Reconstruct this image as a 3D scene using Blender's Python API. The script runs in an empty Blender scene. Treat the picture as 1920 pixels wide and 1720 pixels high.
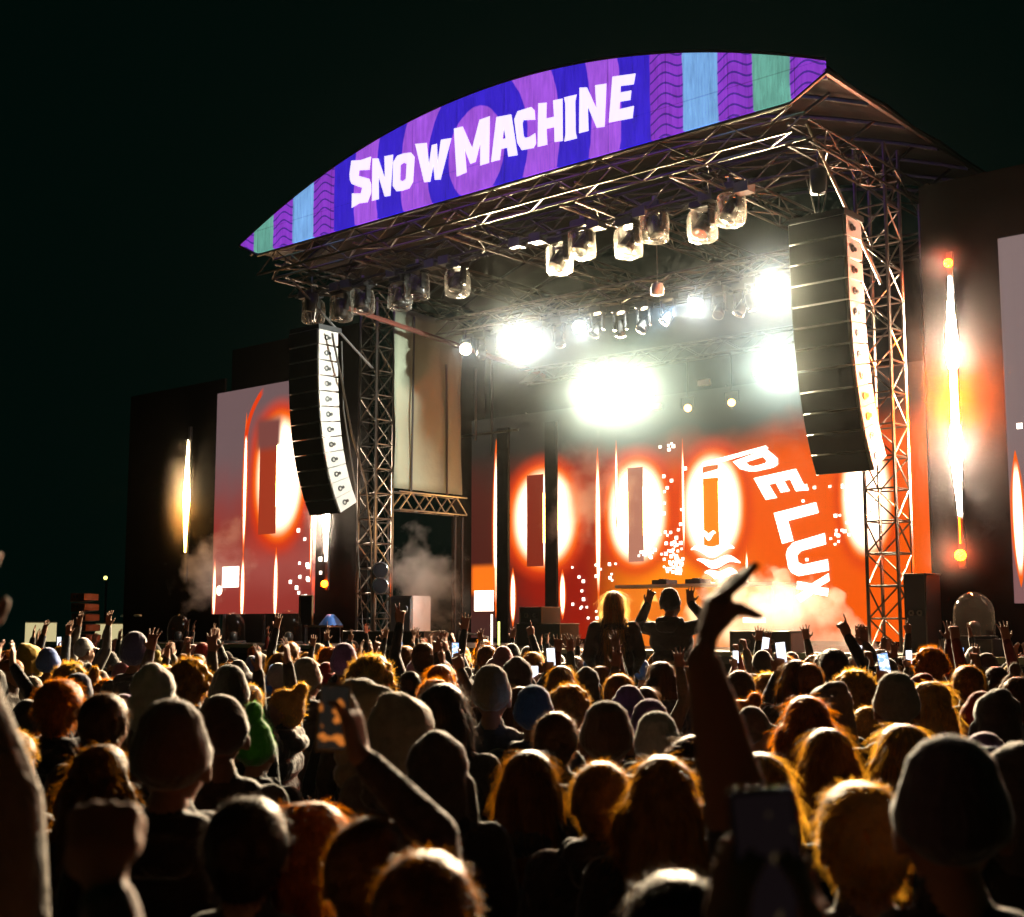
import bpy, math, random
import numpy as np
from mathutils import Vector, Matrix, Euler

random.seed(7); RNG = np.random.default_rng(7)
SC = bpy.context.scene
COL = SC.collection
R = math.radians

# ---------------------------------------------------------------- camera
cd = bpy.data.cameras.new('camera'); cam = bpy.data.objects.new('camera', cd); COL.objects.link(cam)
cam.location = (0, 0, 2.1)
PITCH = math.atan(310/2490); HEAD = R(40.8)
cam.rotation_euler = (math.pi/2 + PITCH, 0, HEAD)
cd.sensor_fit = 'HORIZONTAL'; cd.sensor_width = 36.0; cd.lens = 2490/1920*36
cd.clip_start = 0.05; cd.clip_end = 400
cd.dof.use_dof = True; cd.dof.focus_distance = 19.0; cd.dof.aperture_fstop = 3.4
SC.camera = cam

# ---------------------------------------------------------------- world, exposure
w = bpy.data.worlds.new('World'); SC.world = w; w.use_nodes = True
bg = w.node_tree.nodes['Background']
bg.inputs['Color'].default_value = (0.05, 0.75, 0.52, 1); bg.inputs['Strength'].default_value = 0.0038
SC.view_settings.view_transform = 'Standard'; SC.view_settings.look = 'None'
SC.view_settings.exposure = 0; SC.view_settings.gamma = 1; SC.view_settings.use_curve_mapping = False
SC.render.engine = 'CYCLES'
cy = SC.cycles
cy.use_denoising = True; cy.use_adaptive_sampling = True; cy.adaptive_threshold = .06; cy.adaptive_min_samples = 20
try: cy.denoiser = 'OPENIMAGEDENOISE'
except Exception: pass
cy.max_bounces = 5; cy.diffuse_bounces = 1; cy.glossy_bounces = 2; cy.transmission_bounces = 4
cy.transparent_max_bounces = 12; cy.volume_bounces = 2
cy.sample_clamp_indirect = .16; cy.sample_clamp_direct = 0
cy.caustics_reflective = False; cy.caustics_refractive = False
cy.use_light_tree = False; cy.volume_step_rate = 5.0; cy.volume_max_steps = 96

BATTEN_K = 15.0     # the vertical light battens
ARCH_K = 26.0       # clipped white parts of the video picture
LAMP_K = 1.6        # all white rig lamps

# ---------------------------------------------------------------- node helpers
class X:
    """a scalar shader socket with arithmetic"""
    def __init__(s, nt, v): s.nt, s.v = nt, v
    def op(s, o, b=None, c=None):
        n = s.nt.nodes.new('ShaderNodeMath'); n.operation = o
        for i, q in enumerate((s, b, c)):
            if q is None: continue
            if isinstance(q, X): s.nt.links.new(q.v, n.inputs[i])
            else: n.inputs[i].default_value = q
        return X(s.nt, n.outputs[0])
    def __add__(s, b): return s.op('ADD', b)
    __radd__ = __add__
    def __sub__(s, b): return s.op('SUBTRACT', b)
    def __mul__(s, b): return s.op('MULTIPLY', b)
    __rmul__ = __mul__
    def __truediv__(s, b): return s.op('DIVIDE', b)
    def abs(s): return s.op('ABSOLUTE')
    def sqrt(s): return s.op('SQRT')
    def sin(s): return s.op('SINE')
    def min(s, b): return s.op('MINIMUM', b)
    def max(s, b): return s.op('MAXIMUM', b)
    def inv(s): return s.op('MULTIPLY_ADD', -1.0, 1.0)
    def ss(s, a, b):
        """1 where s<=a, 0 where s>=b (a<b), or the reverse for a>b"""
        n = s.nt.nodes.new('ShaderNodeMapRange'); n.interpolation_type = 'SMOOTHSTEP'
        s.nt.links.new(s.v, n.inputs[0])
        lo, hi = min(a, b), max(a, b)
        n.inputs[1].default_value, n.inputs[2].default_value = lo, hi
        n.inputs[3].default_value, n.inputs[4].default_value = (1, 0) if a < b else (0, 1)
        return X(s.nt, n.outputs[0])

def over(nt, a, b, fac):
    n = nt.nodes.new('ShaderNodeMix'); n.data_type = 'RGBA'
    for sock, v in ((n.inputs[6], a), (n.inputs[7], b)):
        if isinstance(v, tuple): sock.default_value = v + (1,)
        else: nt.links.new(v, sock)
    if isinstance(fac, X): nt.links.new(fac.v, n.inputs[0])
    else: n.inputs[0].default_value = fac
    return n.outputs[2]

def new_mat(name):
    m = bpy.data.materials.new(name); m.use_nodes = True
    nt = m.node_tree
    return m, nt, nt.nodes['Principled BSDF'], nt.nodes['Material Output']

def coords(nt, kind='Object'):
    t = nt.nodes.new('ShaderNodeTexCoord'); s = nt.nodes.new('ShaderNodeSeparateXYZ')
    nt.links.new(t.outputs[kind], s.inputs[0])
    return t.outputs[kind], [X(nt, s.outputs[i]) for i in range(3)]

def noise(nt, vec, scale, detail=3, rough=.5, stretch=None):
    if stretch:
        mp = nt.nodes.new('ShaderNodeMapping'); mp.inputs['Scale'].default_value = stretch
        nt.links.new(vec, mp.inputs['Vector']); vec = mp.outputs[0]
    n = nt.nodes.new('ShaderNodeTexNoise'); nt.links.new(vec, n.inputs['Vector'])
    n.inputs['Scale'].default_value = scale; n.inputs['Detail'].default_value = detail; n.inputs['Roughness'].default_value = rough
    return X(nt, n.outputs[0])

def bump(nt, bsdf, h, strength=.4, dist=.01):
    b = nt.nodes.new('ShaderNodeBump'); b.inputs['Strength'].default_value = strength; b.inputs['Distance'].default_value = dist
    nt.links.new(h.v, b.inputs['Height']); nt.links.new(b.outputs[0], bsdf.inputs['Normal'])

def simple(name, col, rough=.6, metal=0., var=.25, scale=6., bs=.15):
    m, nt, p, o = new_mat(name)
    vec, _ = coords(nt)
    n = noise(nt, vec, scale, 4)
    c = over(nt, tuple(c*(1-var) for c in col), tuple(min(1, c*(1+var)) for c in col), n)
    nt.links.new(c, p.inputs['Base Color'])
    p.inputs['Roughness'].default_value = rough; p.inputs['Metallic'].default_value = metal
    if bs: bump(nt, p, noise(nt, vec, scale*6, 3), bs, .005)
    return m

def quiet(m):
    m.cycles.emission_sampling = 'NONE'; return m

def emit(name, col, strength, sampled=True):
    m, nt, p, o = new_mat(name)
    if not sampled: quiet(m)
    p.inputs['Base Color'].default_value = (0.02, 0.02, 0.02, 1)
    p.inputs['Emission Color'].default_value = col + (1,); p.inputs['Emission Strength'].default_value = strength
    return m

def fabric_obj(name, rough=.9, scale=40, bs=.5, sheen=.3, ribs=False, trans=0.):
    """cloth or hair whose colour is the object's own colour"""
    m, nt, p, o = new_mat(name)
    vec, xyz = coords(nt)
    oi = nt.nodes.new('ShaderNodeObjectInfo')
    n = noise(nt, vec, scale, 3)
    hs = nt.nodes.new('ShaderNodeHueSaturation'); nt.links.new(oi.outputs['Color'], hs.inputs['Color'])
    nt.links.new((n*0.7 + 0.65).v, hs.inputs['Value'])
    nt.links.new(hs.outputs[0], p.inputs['Base Color'])
    p.inputs['Roughness'].default_value = rough
    p.inputs['Sheen Weight'].default_value = sheen; p.inputs['Sheen Roughness'].default_value = .4
    p.inputs['Specular IOR Level'].default_value = .25
    if 'hair' in name: p.inputs['Specular IOR Level'].default_value = .2; p.inputs['Specular Tint'].default_value = (1, .5, .12, 1)
    if ribs: bump(nt, p, (noise(nt, vec, 60, 2, .5, (1, 1, .12))), .8, .01)
    else: bump(nt, p, noise(nt, vec, 9, 4, .6), bs, .05)
    if trans:
        gm = nt.nodes.new('ShaderNodeGamma'); gm.inputs[1].default_value = .45; nt.links.new(hs.outputs[0], gm.inputs[0])
        if 'hair' in name:
            gm = nt.nodes.new('ShaderNodeHueSaturation'); nt.links.new(over(nt, (.012, .005, .0015), hs.outputs[0], .9), gm.inputs['Color'])
            gm.inputs['Value'].default_value = 3.8; gm.inputs['Saturation'].default_value = 1.15
        t = nt.nodes.new('ShaderNodeBsdfTranslucent'); nt.links.new(gm.outputs[0], t.inputs['Color'])
        mx = nt.nodes.new('ShaderNodeMixShader'); mx.inputs[0].default_value = trans
        nt.links.new(p.outputs[0], mx.inputs[1]); nt.links.new(t.outputs[0], mx.inputs[2])
        nt.links.new(mx.outputs[0], o.inputs['Surface'])
    return m

M = {}
M['alu'] = simple('aluminium', (.27, .245, .21), .34, .95, .2, 8, .05)
M['alud'] = simple('shaded_aluminium', (.13, .115, .10), .36, .95, .2, 8, .05)  # darker copy of aluminium, the shade under the roof put into its colour
M['steel'] = simple('dark_steel', (.10, .10, .10), .45, .5)
M['black'] = simple('black_paint', (.02, .02, .02), .55)
M['fix'] = simple('fixture_black', (.035, .035, .035), .35, .1, .3, 9, .05)
M['chrome'] = simple('worn_chrome', (.7, .7, .68), .2, .9, .1, 6, 0)
M['drape'] = simple('black_drape', (.03, .028, .026), .95, 0, .4, 3, .6)
M['scrim'] = simple('grey_scrim', (.009, .0085, .008), .95, 0, .25, 3, .4)
for k_ in ('scrim', 'drape'): M[k_].node_tree.nodes['Principled BSDF'].inputs['Specular IOR Level'].default_value = .03
M['cab'] = simple('speaker_paint', (.62, .6, .56), .55, 0, .12, 5, .1)
M['grille'] = simple('speaker_grille', (.014, .013, .012), .5, .2, .3, 60, .5)
M['deck'] = simple('stage_deck', (.05, .045, .04), .5, 0, .4, 2, .2)
M['white'] = simple('white_paint', (.75, .73, .7), .6, 0, .1)
M['cream'] = simple('cream_vinyl', (.72, .68, .5), .6, 0, .08, 1.5)
M['case'] = simple('flight_case', (.06, .055, .05), .5)
M['blue'] = simple('blue_tarp', (.04, .15, .5), .5)
M['cable'] = simple('cable_rubber', (.12, .12, .11), .5)
M['roofskin'] = simple('roof_vinyl', (.022, .018, .015), .5, 0, .5, 1.2, .8)
M['wood'] = simple('plywood', (.3, .2, .1), .7)

# ---------------------------------------------------------------- object helpers
def put(name, me, parent=None, mat=None):
    o = bpy.data.objects.new(name, me); COL.objects.link(o)
    if mat is not None and me is not None and not me.materials: me.materials.append(mat)
    if parent is not None:
        o.parent = parent
        o.matrix_parent_inverse = parent.get('_inv') and Matrix(np.array(parent['_inv']).reshape(4, 4).tolist()) or Matrix.Identity(4)
    return o

def mesh(name, v, f, mat=None, parent=None, smooth=False):
    me = bpy.data.meshes.new(name); me.from_pydata([tuple(map(float, q)) for q in v], [], [list(map(int, q)) for q in f]); me.update()
    if smooth: me.polygons.foreach_set('use_smooth', [True]*len(me.polygons))
    return put(name, me, parent, mat)

def tag(o, label=None, cat=None, group=None, kind=None):
    if label: o['label'] = label
    if cat: o['category'] = cat
    if group: o['group'] = group
    if kind: o['kind'] = kind
    return o

def thing(name, label, cat, loc=(0, 0, 0), group=None):
    """an Empty at the thing's base; its children are given in world coordinates"""
    o = bpy.data.objects.new(name, None); COL.objects.link(o); o.location = loc; o.empty_display_size = .2
    o['_inv'] = [c for row in Matrix.Translation(-Vector(loc)) for c in row]
    return tag(o, label, cat, group)

class MB:
    def __init__(s): s.v = []; s.f = []
    def add(s, v, f):
        k = len(s.v); s.v += [tuple(q) for q in v]; s.f += [[i+k for i in q] for q in f]; return s
    def box(s, a, b):
        x0, y0, z0 = a; x1, y1, z1 = b
        return s.add([(x0,y0,z0),(x1,y0,z0),(x1,y1,z0),(x0,y1,z0),(x0,y0,z1),(x1,y0,z1),(x1,y1,z1),(x0,y1,z1)],
                     [(0,3,2,1),(4,5,6,7),(0,1,5,4),(1,2,6,5),(2,3,7,6),(3,0,4,7)])
    def tube(s, pts, rad, n=8, cap=True):
        pts = [Vector(p) for p in pts]
        if not hasattr(rad, '__len__'): rad = [rad]*len(pts)
        rings = []
        u = None
        for i, p in enumerate(pts):
            d = (pts[min(i+1, len(pts)-1)] - pts[max(i-1, 0)]).normalized()
            if u is None: u = d.orthogonal().normalized()
            u = (u - d*u.dot(d)).normalized(); w_ = d.cross(u)
            rings.append([p + (u*math.cos(2*math.pi*k/n) + w_*math.sin(2*math.pi*k/n))*rad[i] for k in range(n)])
        v = [q for r in rings for q in r]; f = []
        for i in range(len(pts)-1):
            for k in range(n):
                f.append((i*n+k, i*n+(k+1) % n, (i+1)*n+(k+1) % n, (i+1)*n+k))
        if cap: f.append(list(range(n))[::-1]); f.append([(len(pts)-1)*n+k for k in range(n)])
        return s.add(v, f)
    def lathe(s, prof, c, n=20, axis=(0, 0, 1)):
        q = Vector((0, 0, 1)).rotation_difference(Vector(axis)).to_matrix()
        v = []; f = []
        for r, z in prof:
            for k in range(n):
                a = 2*math.pi*k/n
                v.append(q @ Vector((r*math.cos(a), r*math.sin(a), z)) + Vector(c))
        for i in range(len(prof)-1):
            for k in range(n):
                f.append((i*n+k, i*n+(k+1) % n, (i+1)*n+(k+1) % n, (i+1)*n+k))
        return s.add(v, f)
    def build(s, name, mat, parent=None, smooth=False): return mesh(name, s.v, s.f, mat, parent, smooth)

def box(name, a, b, mat, parent=None, bev=0):
    if not bev: return MB().box(a, b).build(name, mat, parent)
    import bmesh
    bm = bmesh.new(); bmesh.ops.create_cube(bm, size=1)
    for q in bm.verts: q.co = Vector(((a[i]+b[i])/2 + q.co[i]*(b[i]-a[i]) for i in range(3)))
    bmesh.ops.bevel(bm, geom=list(bm.edges), offset=bev, segments=2, affect='EDGES')
    me = bpy.data.meshes.new(name); bm.to_mesh(me); bm.free()
    return put(name, me, parent, mat)

UNIT = {}
def rod(name, p0, p1, r, mat, parent):
    """a straight tube sharing one unit mesh"""
    key = mat.name
    if key not in UNIT:
        mb = MB(); mb.tube([(0, 0, 0), (0, 0, 1)], 1, 6); o = mb.build('rod_mesh', mat); UNIT[key] = o.data; bpy.data.objects.remove(o)
    o = put(name, UNIT[key], parent)
    p0, p1 = Vector(p0), Vector(p1); d = p1-p0
    q = Vector((0, 0, 1)).rotation_difference(d.normalized())
    o.location = p0; o.rotation_mode = 'QUATERNION'; o.rotation_quaternion = q; o.scale = (r, r, d.length)
    return o

def truss(name, label, p0, p1, w=.4, h=.4, bay=.55, cr=.025, br=.013, up=(0, 0, 1), mat=None, cat='truss', group=None, faces='tbfk', horiz=False):
    mat = mat or M['alu']
    p0, p1 = Vector(p0), Vector(p1); d = (p1-p0); L = d.length; d.normalize()
    up = Vector(up); sx = d.cross(up).normalized(); uz = sx.cross(d).normalized()
    t = thing(name, label, cat, tuple(p0), group)
    c = lambda i, j, s: p0 + d*s + sx*(w/2*i) + uz*(h/2*j)
    for i in (-1, 1):
        for j in (-1, 1): rod('chord', c(i, j, 0), c(i, j, L), cr, mat, t)
    n = max(2, round(L/bay)); b = L/n
    F = {'t': ((-1, 1), (1, 1)), 'b': ((-1, -1), (1, -1)), 'f': ((1, -1), (1, 1)), 'k': ((-1, -1), (-1, 1))}
    for fc in faces:
        a, e = F[fc]
        for k in range(n):
            A, B = (a, e) if k % 2 == 0 else (e, a)
            rod('brace', c(*A, k*b), c(*B, (k+1)*b), br, mat, t)
            if horiz: rod('rung', c(*a, k*b), c(*e, k*b), br, mat, t)
    return t

# ================================================================ SETTING
m, nt, p, o = new_mat('trampled_ground')
vec, xyz = coords(nt)
c = over(nt, (.035, .03, .02), (.03, .045, .015), noise(nt, vec, .8, 6))
nt.links.new(c, p.inputs['Base Color']); p.inputs['Roughness'].default_value = .95; bump(nt, p, noise(nt, vec, 12, 5), .8, .05)
tag(mesh('ground', [(-78, -78, 0), (78, -78, 0), (78, 78, 0), (-78, 78, 0)], [(0, 1, 2, 3)], m), kind='structure')

# haze: still air between the camera and the stage
hz = MB().box((-80, -80, -1), (80, 80, 14)).build('haze', None)
hm = bpy.data.materials.new('haze_air'); hm.use_nodes = True; hm.node_tree.nodes.clear()
ho = hm.node_tree.nodes.new('ShaderNodeOutputMaterial'); hv = hm.node_tree.nodes.new('ShaderNodeVolumePrincipled')
hv.inputs['Color'].default_value = (.86, .97, .93, 1); hv.inputs['Density'].default_value = .00005; hv.inputs['Anisotropy'].default_value = .97
hm.node_tree.links.new(hv.outputs[0], ho.inputs['Volume']); hz.data.materials.append(hm)
hm.cycles.homogeneous_volume = True if hasattr(hm.cycles, 'homogeneous_volume') else None
tag(hz, 'thin pale haze hanging over the whole field', kind='stuff')

# ================================================================ STAGE PLATFORM
st = thing('stage_platform', 'black raised stage deck with pale front edge under the arched roof', 'stage', (-16.1, 18.6, 0))
box('deck', (-24.4, 18.6, 1.46), (-8.0, 26.5, 1.64), M['deck'], st)
box('front_skirt', (-24.4, 18.72, 0.0), (-8.0, 18.8, 1.458), M['drape'], st)
box('edge_strip', (-24.4, 18.57, 1.58), (-8.0, 18.597, 1.655), M['cream'], st)
for nm, lab, x0, x1 in (('stage_wing', 'low black wing platform under the left video screen', -33.5, -24.45), ('stage_wing', 'low black wing platform under the glowing right batten', -7.95, -2.5)):
    t = thing(nm, lab, 'platform', ((x0+x1)/2, 19, 0))
    box('deck', (x0, 19.0, 1.50), (x1, 23.5, 1.62), M['deck'], t)
    box('front_skirt', (x0, 19.06, 0), (x1, 19.12, 1.498), M['drape'], t)
    box('edge_strip', (x0, 18.97, 1.53), (x1, 18.997, 1.63), M['cream'], t)
# back and side drapes
tag(MB().box((-24.2, 25.6, 1.64), (-8.0, 25.7, 9.9)).build('back_drape', M['drape']), 'black drape hanging behind the central video screen', 'drape')
tag(MB().box((-9.3, 21.9, 1.64), (-9.22, 25.5, 9.8)).build('side_drape', M['drape']), 'black drape closing the right side of the stage', 'drape')
tag(MB().box((-9.2, 21.42, 1.62), (-7.2, 21.48, 9.6)).build('wing_scrim', M['scrim']), 'black scrim behind the tall glowing batten right of the stage', 'scrim')
tag(MB().box((-7.19, 21.63, 1.62), (-2.5, 21.7, 9.4)).build('wing_scrim', M['scrim']), 'black scrim behind the right video screen', 'scrim')
tag(MB().box((-33.0, 21.42, 1.62), (-28.6, 21.48, 8.6)).build('wing_scrim', M['scrim']), 'black scrim behind the far left flame shaped batten', 'scrim')
tag(MB().box((-28.59, 21.63, 1.62), (-23.2, 21.7, 9.4)).build('wing_scrim', M['scrim']), 'black scrim behind the left video screen', 'scrim')

# ================================================================ ROOF
XC = -16.12
def arc(x): return 12.03 - .0302*(x+15.9)**2
rf = thing('stage_roof', 'dark arched stage roof carrying the purple sign', 'roof', (XC, 18, 9.9))
N_ = 48
mb = MB()
for j, y in enumerate(np.linspace(17.78, 26.2, 9)):
    for i in range(N_+1):
        x = XC - 7.1 + 14.2*i/N_
        mb.v.append((x, y, arc(x) - .03 - .05*abs(math.sin(j*math.pi/2)) + .02*math.sin(i*1.9+j*2.3)))
for j in range(8):
    for i in range(N_):
        a = j*(N_+1)+i; mb.f.append((a, a+1, a+N_+2, a+N_+1))
n0 = len(mb.v)
sheet = mb.build('roof_cover', M['roofskin'], rf, True)
md = sheet.modifiers.new('t', 'SOLIDIFY'); md.thickness = .04
for x in (XC-7.12, XC+7.12):
    rod('edge_tube', (x, 17.7, 10.42), (x, 26.2, 10.42), .05, M['alu'], rf)
for k in range(7):
    y = 17.95 + k*1.36
    mb = MB(); mb.tube([(XC-7.05+14.1*i/24, y, arc(XC-7.05+14.1*i/24)-.2) for i in range(25)], .04, 6); mb.build('rib', M['steel'], rf)
for x in (-22.3, -9.9):
    for y in (18.4, 20.0, 21.6, 23.2):
        rod('strut', (x, y, 10.1), (x + (.35 if x > XC else -.35), y+.5, 10.6), .03, M['steel'], rf)

# --- the printed banner
m, nt, p, o = new_mat('banner_print')
vec, (x, y, z) = coords(nt)
wob = noise(nt, vec, 3, 2)
streak = noise(nt, vec, 5, 4, .6, (6, 1, .5))
LAV, BLU, PUR, LBL, GRN, LIN = (.37, .095, .76), (.042, .018, .60), (.27, .045, .60), (.20, .43, .82), (.14, .40, .32), (.05, .02, .27)
dx = (x - (XC - .05)); adx = dx.abs()
r = (dx*dx + ((z-10.85)*(z-10.85))*.62).sqrt() + (wob-.5)*.06
col = over(nt, LAV, BLU, r.ss(.72, .69))
col = over(nt, col, LAV, r.ss(1.29, 1.26)); col = over(nt, col, BLU, r.ss(2.03, 2.0))
col = over(nt, col, LAV, r.ss(2.73, 2.7)); col = over(nt, col, BLU, r.ss(3.38, 3.35))
e = adx + (wob-.5)*.04
col = over(nt, col, PUR, e.ss(3.97, 3.94)); col = over(nt, col, LBL, e.ss(4.62, 4.59)); col = over(nt, col, PUR, e.ss(5.29, 5.26))
col = over(nt, col, GRN, e.ss(5.93, 5.90)); col = over(nt, col, PUR, e.ss(6.59, 6.56))
wave = ((z + (x*9.6).sin()*.07)*(2*math.pi/.36)).sin().abs()
onp = e.ss(3.97, 3.94)*e.ss(4.59, 4.62) ; onp2 = e.ss(5.29, 5.26)*e.ss(5.9, 5.93); onp3 = e.ss(6.59, 6.56)
col = over(nt, col, LIN, (onp.max(onp2).max(onp3))*wave.ss(.22, .38)*.9)
crease = noise(nt, vec, 2.2, 4, .55, (1.6, 1, .7))
seam = ((x*(math.pi/1.19)).sin().abs().ss(.012, .03))*.35 + ((z-10.62).abs().ss(.006, .014))*.25
wrinkle_shade = noise(nt, vec, 9, 3, .6, (1, 1, .35)).ss(.60, .72)*.16
hs = nt.nodes.new('ShaderNodeHueSaturation'); nt.links.new(col, hs.inputs['Color']); nt.links.new(((streak*.8 + crease*.75 + .25) - seam - wrinkle_shade + .06).v, hs.inputs['Value'])  # crease and wrinkle shading painted into the brightness, along with the seams
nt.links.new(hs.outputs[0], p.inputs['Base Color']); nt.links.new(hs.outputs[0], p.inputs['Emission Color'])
p.inputs['Emission Strength'].default_value = 1.0; p.inputs['Roughness'].default_value = .7  # emission stands in for light falling on the banner front
bump(nt, p, streak + crease, .5, .05)
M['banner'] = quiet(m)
mb = MB(); nx = 72
top = [(XC-7.12+14.24*i/nx) for i in range(nx+1)]
def bot(xx):
    a = abs(xx-XC); return 10.12 if a < 6.5 else 10.12 + (a-6.5)/.62*.3
for yy in (17.70, 17.74):
    for xx in top: mb.v.append((xx, yy, bot(xx)))
    for xx in top: mb.v.append((xx, yy, max(arc(xx), bot(xx)+.004)))
k = nx+1
for i in range(nx):
    mb.f.append((i, i+1, k+i+1, k+i)); mb.f.append((2*k+i, 3*k+i, 3*k+i+1, 2*k+i+1)); mb.f.append((k+i, k+i+1, 3*k+i+1, 3*k+i))
bn = thing('sign_banner', 'arched purple and blue festival banner with large white lettering on the roof front', 'banner', (XC, 17.7, 10.1))
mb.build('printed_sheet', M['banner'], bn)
mb = MB(); mb.tube([(xx, 17.72, arc(xx)+.03) for xx in top], .03, 6); mb.build('top_edge_tube', M['steel'], bn)
mb = MB(); mb.tube([(XC-7.12, 17.72, 10.40), (XC-6.5, 17.72, 10.08), (XC+6.5, 17.72, 10.08), (XC+7.12, 17.72, 10.40)], .03, 6); mb.build('bottom_edge_tube', M['steel'], bn)

GL = {
 'S': [[(0,.72),(.12,1),(.55,.97),(1,1),(.93,.72),(.45,.76),(.42,.64),(.92,.52),(1,.4),(1,.2),(.82,.02),(.4,.05),(0,0),(.06,.3),(.5,.25),(.58,.36),(.08,.5),(0,.6)]],
 'N': [[(0,0),(.03,1),(.3,.98),(.66,.45),(.6,1),(1,1),(.97,0),(.68,.02),(.33,.55),(.36,0)]],
 'O': [[(.5,1),(.18,.97),(0,.82),(.02,.18),(.2,.02),(.5,0),(.5,.25),(.36,.3),(.35,.7),(.5,.75)], [(.5,1),(.5,.75),(.65,.7),(.64,.3),(.5,.25),(.5,0),(.82,.03),(.98,.18),(1,.84),(.82,.98)]],
 'W': [[(0,1),(.32,.98),(.38,.42),(.47,.9),(.61,.92),(.68,.42),(.72,1),(1,1),(.86,0),(.62,.02),(.53,.4),(.42,0),(.17,.02)]],
 'M': [[(0,0),(.02,1),(.26,.98),(.5,.45),(.73,1),(1,1),(.98,0),(.72,.02),(.74,.52),(.58,.14),(.43,.14),(.28,.5),(.3,0)]],
 'A': [[(0,0),(0,1),(.5,1),(.5,.72),(.42,.46),(.5,.46),(.5,.24),(.37,.24),(.33,0)], [(.5,1),(1,1),(1,0),(.66,.02),(.63,.24),(.5,.24),(.5,.46),(.58,.46),(.5,.72)]],
 'C': [[(1,.68),(.98,.9),(.84,1),(.2,.98),(0,.8),(0,.2),(.2,0),(.86,.02),(1,.12),(.98,.36),(.66,.29),(.42,.29),(.37,.36),(.37,.66),(.43,.73),(.66,.71)]],
 'H': [[(0,0),(.03,1),(.36,.98),(.34,.61),(.66,.61),(.63,1),(1,1),(.97,0),(.66,.02),(.66,.37),(.34,.37),(.37,0)]],
 'I': [[(0,0),(.1,.15),(.1,.85),(0,1),(1,1),(.88,.85),(.9,.15),(1,0)]],
 'E': [[(0,0),(.03,1),(1,1),(.94,.76),(.4,.77),(.4,.62),(.86,.63),(.84,.42),(.4,.42),(.4,.25),(1,.27),(.97,0)]],
 'D': [[(0,.5),(0,1),(.6,1),(.9,.86),(1,.7),(1,.5),(.68,.5),(.66,.66),(.55,.74),(.3,.74),(.3,.5)], [(0,.5),(.3,.5),(.3,.26),(.55,.26),(.66,.34),(.68,.5),(1,.5),(1,.3),(.9,.14),(.6,0),(0,0)]],
 'L': [[(0,0),(0,1),(.35,1),(.35,.27),(1,.27),(1,0)]],
 'U': [[(0,1),(.3,1),(.3,.38),(.4,.26),(.6,.26),(.7,.38),(.7,1),(1,1),(1,.22),(.86,.06),(.7,0),(.3,0),(.14,.06),(0,.22)]],
 'X': [[(0,1),(.34,1),(.5,.68),(.66,.95),(1,.9),(.72,.5),(.95,.1),(.6,0),(.48,.3),(.33,.05),(0,.1),(.27,.5)]],
}
def letter(ch, quad, y, mat, parent, d=.012):
    (ax, az), (bx, bz), (cx_, cz), (dx_, dz) = quad   # TL TR BR BL
    mb = MB()
    for pl in GL[ch]:
        pts = []
        for u, v in pl:
            x1, z1 = ax+(bx-ax)*u, az+(bz-az)*u; x0, z0 = dx_+(cx_-dx_)*u, dz+(cz-dz)*u
            pts.append((x0+(x1-x0)*v, z0+(z1-z0)*v))
        n = len(pts)
        mb.add([(a, y, b) for a, b in pts] + [(a, y+d, b) for a, b in pts], [list(range(n)), [n+i for i in range(n)][::-1]] + [(i, n+i, n+(i+1) % n, (i+1) % n) for i in range(n)])
    return mb.build('letter', mat, parent)
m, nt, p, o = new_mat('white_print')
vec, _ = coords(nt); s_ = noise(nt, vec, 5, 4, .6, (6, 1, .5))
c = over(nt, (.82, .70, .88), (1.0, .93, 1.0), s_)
nt.links.new(c, p.inputs['Emission Color']); nt.links.new(c, p.inputs['Base Color']); p.inputs['Emission Strength'].default_value = 1.1  # letters glow too, in place of light falling on them
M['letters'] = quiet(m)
for ch, q in [('S', [(-19.69,11.51),(-19.03,11.45),(-19.01,10.5),(-19.58,10.5)]), ('N', [(-19.0,11.4),(-18.39,11.34),(-18.44,10.51),(-18.98,10.52)]),
    ('O', [(-18.38,11.32),(-17.78,11.27),(-17.82,10.52),(-18.4,10.56)]), ('W', [(-17.77,11.41),(-16.80,11.29),(-16.99,10.53),(-17.62,10.57)]),
    ('M', [(-16.75,11.46),(-15.82,11.47),(-15.82,10.58),(-16.65,10.50)]), ('A', [(-15.65,11.41),(-15.29,11.37),(-15.14,10.56),(-15.78,10.58)]),
    ('C', [(-15.24,11.41),(-14.73,11.38),(-14.70,10.58),(-15.12,10.64)]), ('H', [(-14.66,11.41),(-14.09,11.35),(-14.07,10.57),(-14.66,10.6)]),
    ('I', [(-14.05,11.36),(-13.77,11.34),(-13.77,10.54),(-14.05,10.55)]), ('N', [(-13.72,11.45),(-13.12,11.36),(-13.15,10.6),(-13.72,10.62)]),
    ('E', [(-13.0,11.45),(-12.5,11.37),(-12.56,10.6),(-13.07,10.65)])]:
    letter(ch, q, 17.686, M['letters'], bn)

# --- trusses
truss('roof_truss', 'long box truss along the bottom of the purple banner', (-22.65, 17.95, 9.86), (-9.6, 17.95, 9.86), .42, .42, .62)
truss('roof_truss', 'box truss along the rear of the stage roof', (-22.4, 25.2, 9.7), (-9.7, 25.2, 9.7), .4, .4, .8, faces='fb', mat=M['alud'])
for x, lab in ((-22.45, 'roof truss running back along the left roof edge'), (-19.9, 'roof truss running back above the letter S'), (-17.3, 'roof truss running back above the letters of the first word'),
               (-14.4, 'roof truss running back right of the roof centre'), (-12.0, 'roof truss running back under the wavy purple stripe'), (-9.75, 'roof truss running back along the right roof edge')):
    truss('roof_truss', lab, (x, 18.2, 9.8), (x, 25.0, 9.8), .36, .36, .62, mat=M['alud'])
truss('lighting_truss', 'front lighting truss carrying the clear covered moving lights', (-23.6, 19.6, 9.82), (-9.6, 19.6, 9.82), .4, .4, .55, mat=M['alud'])
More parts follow.
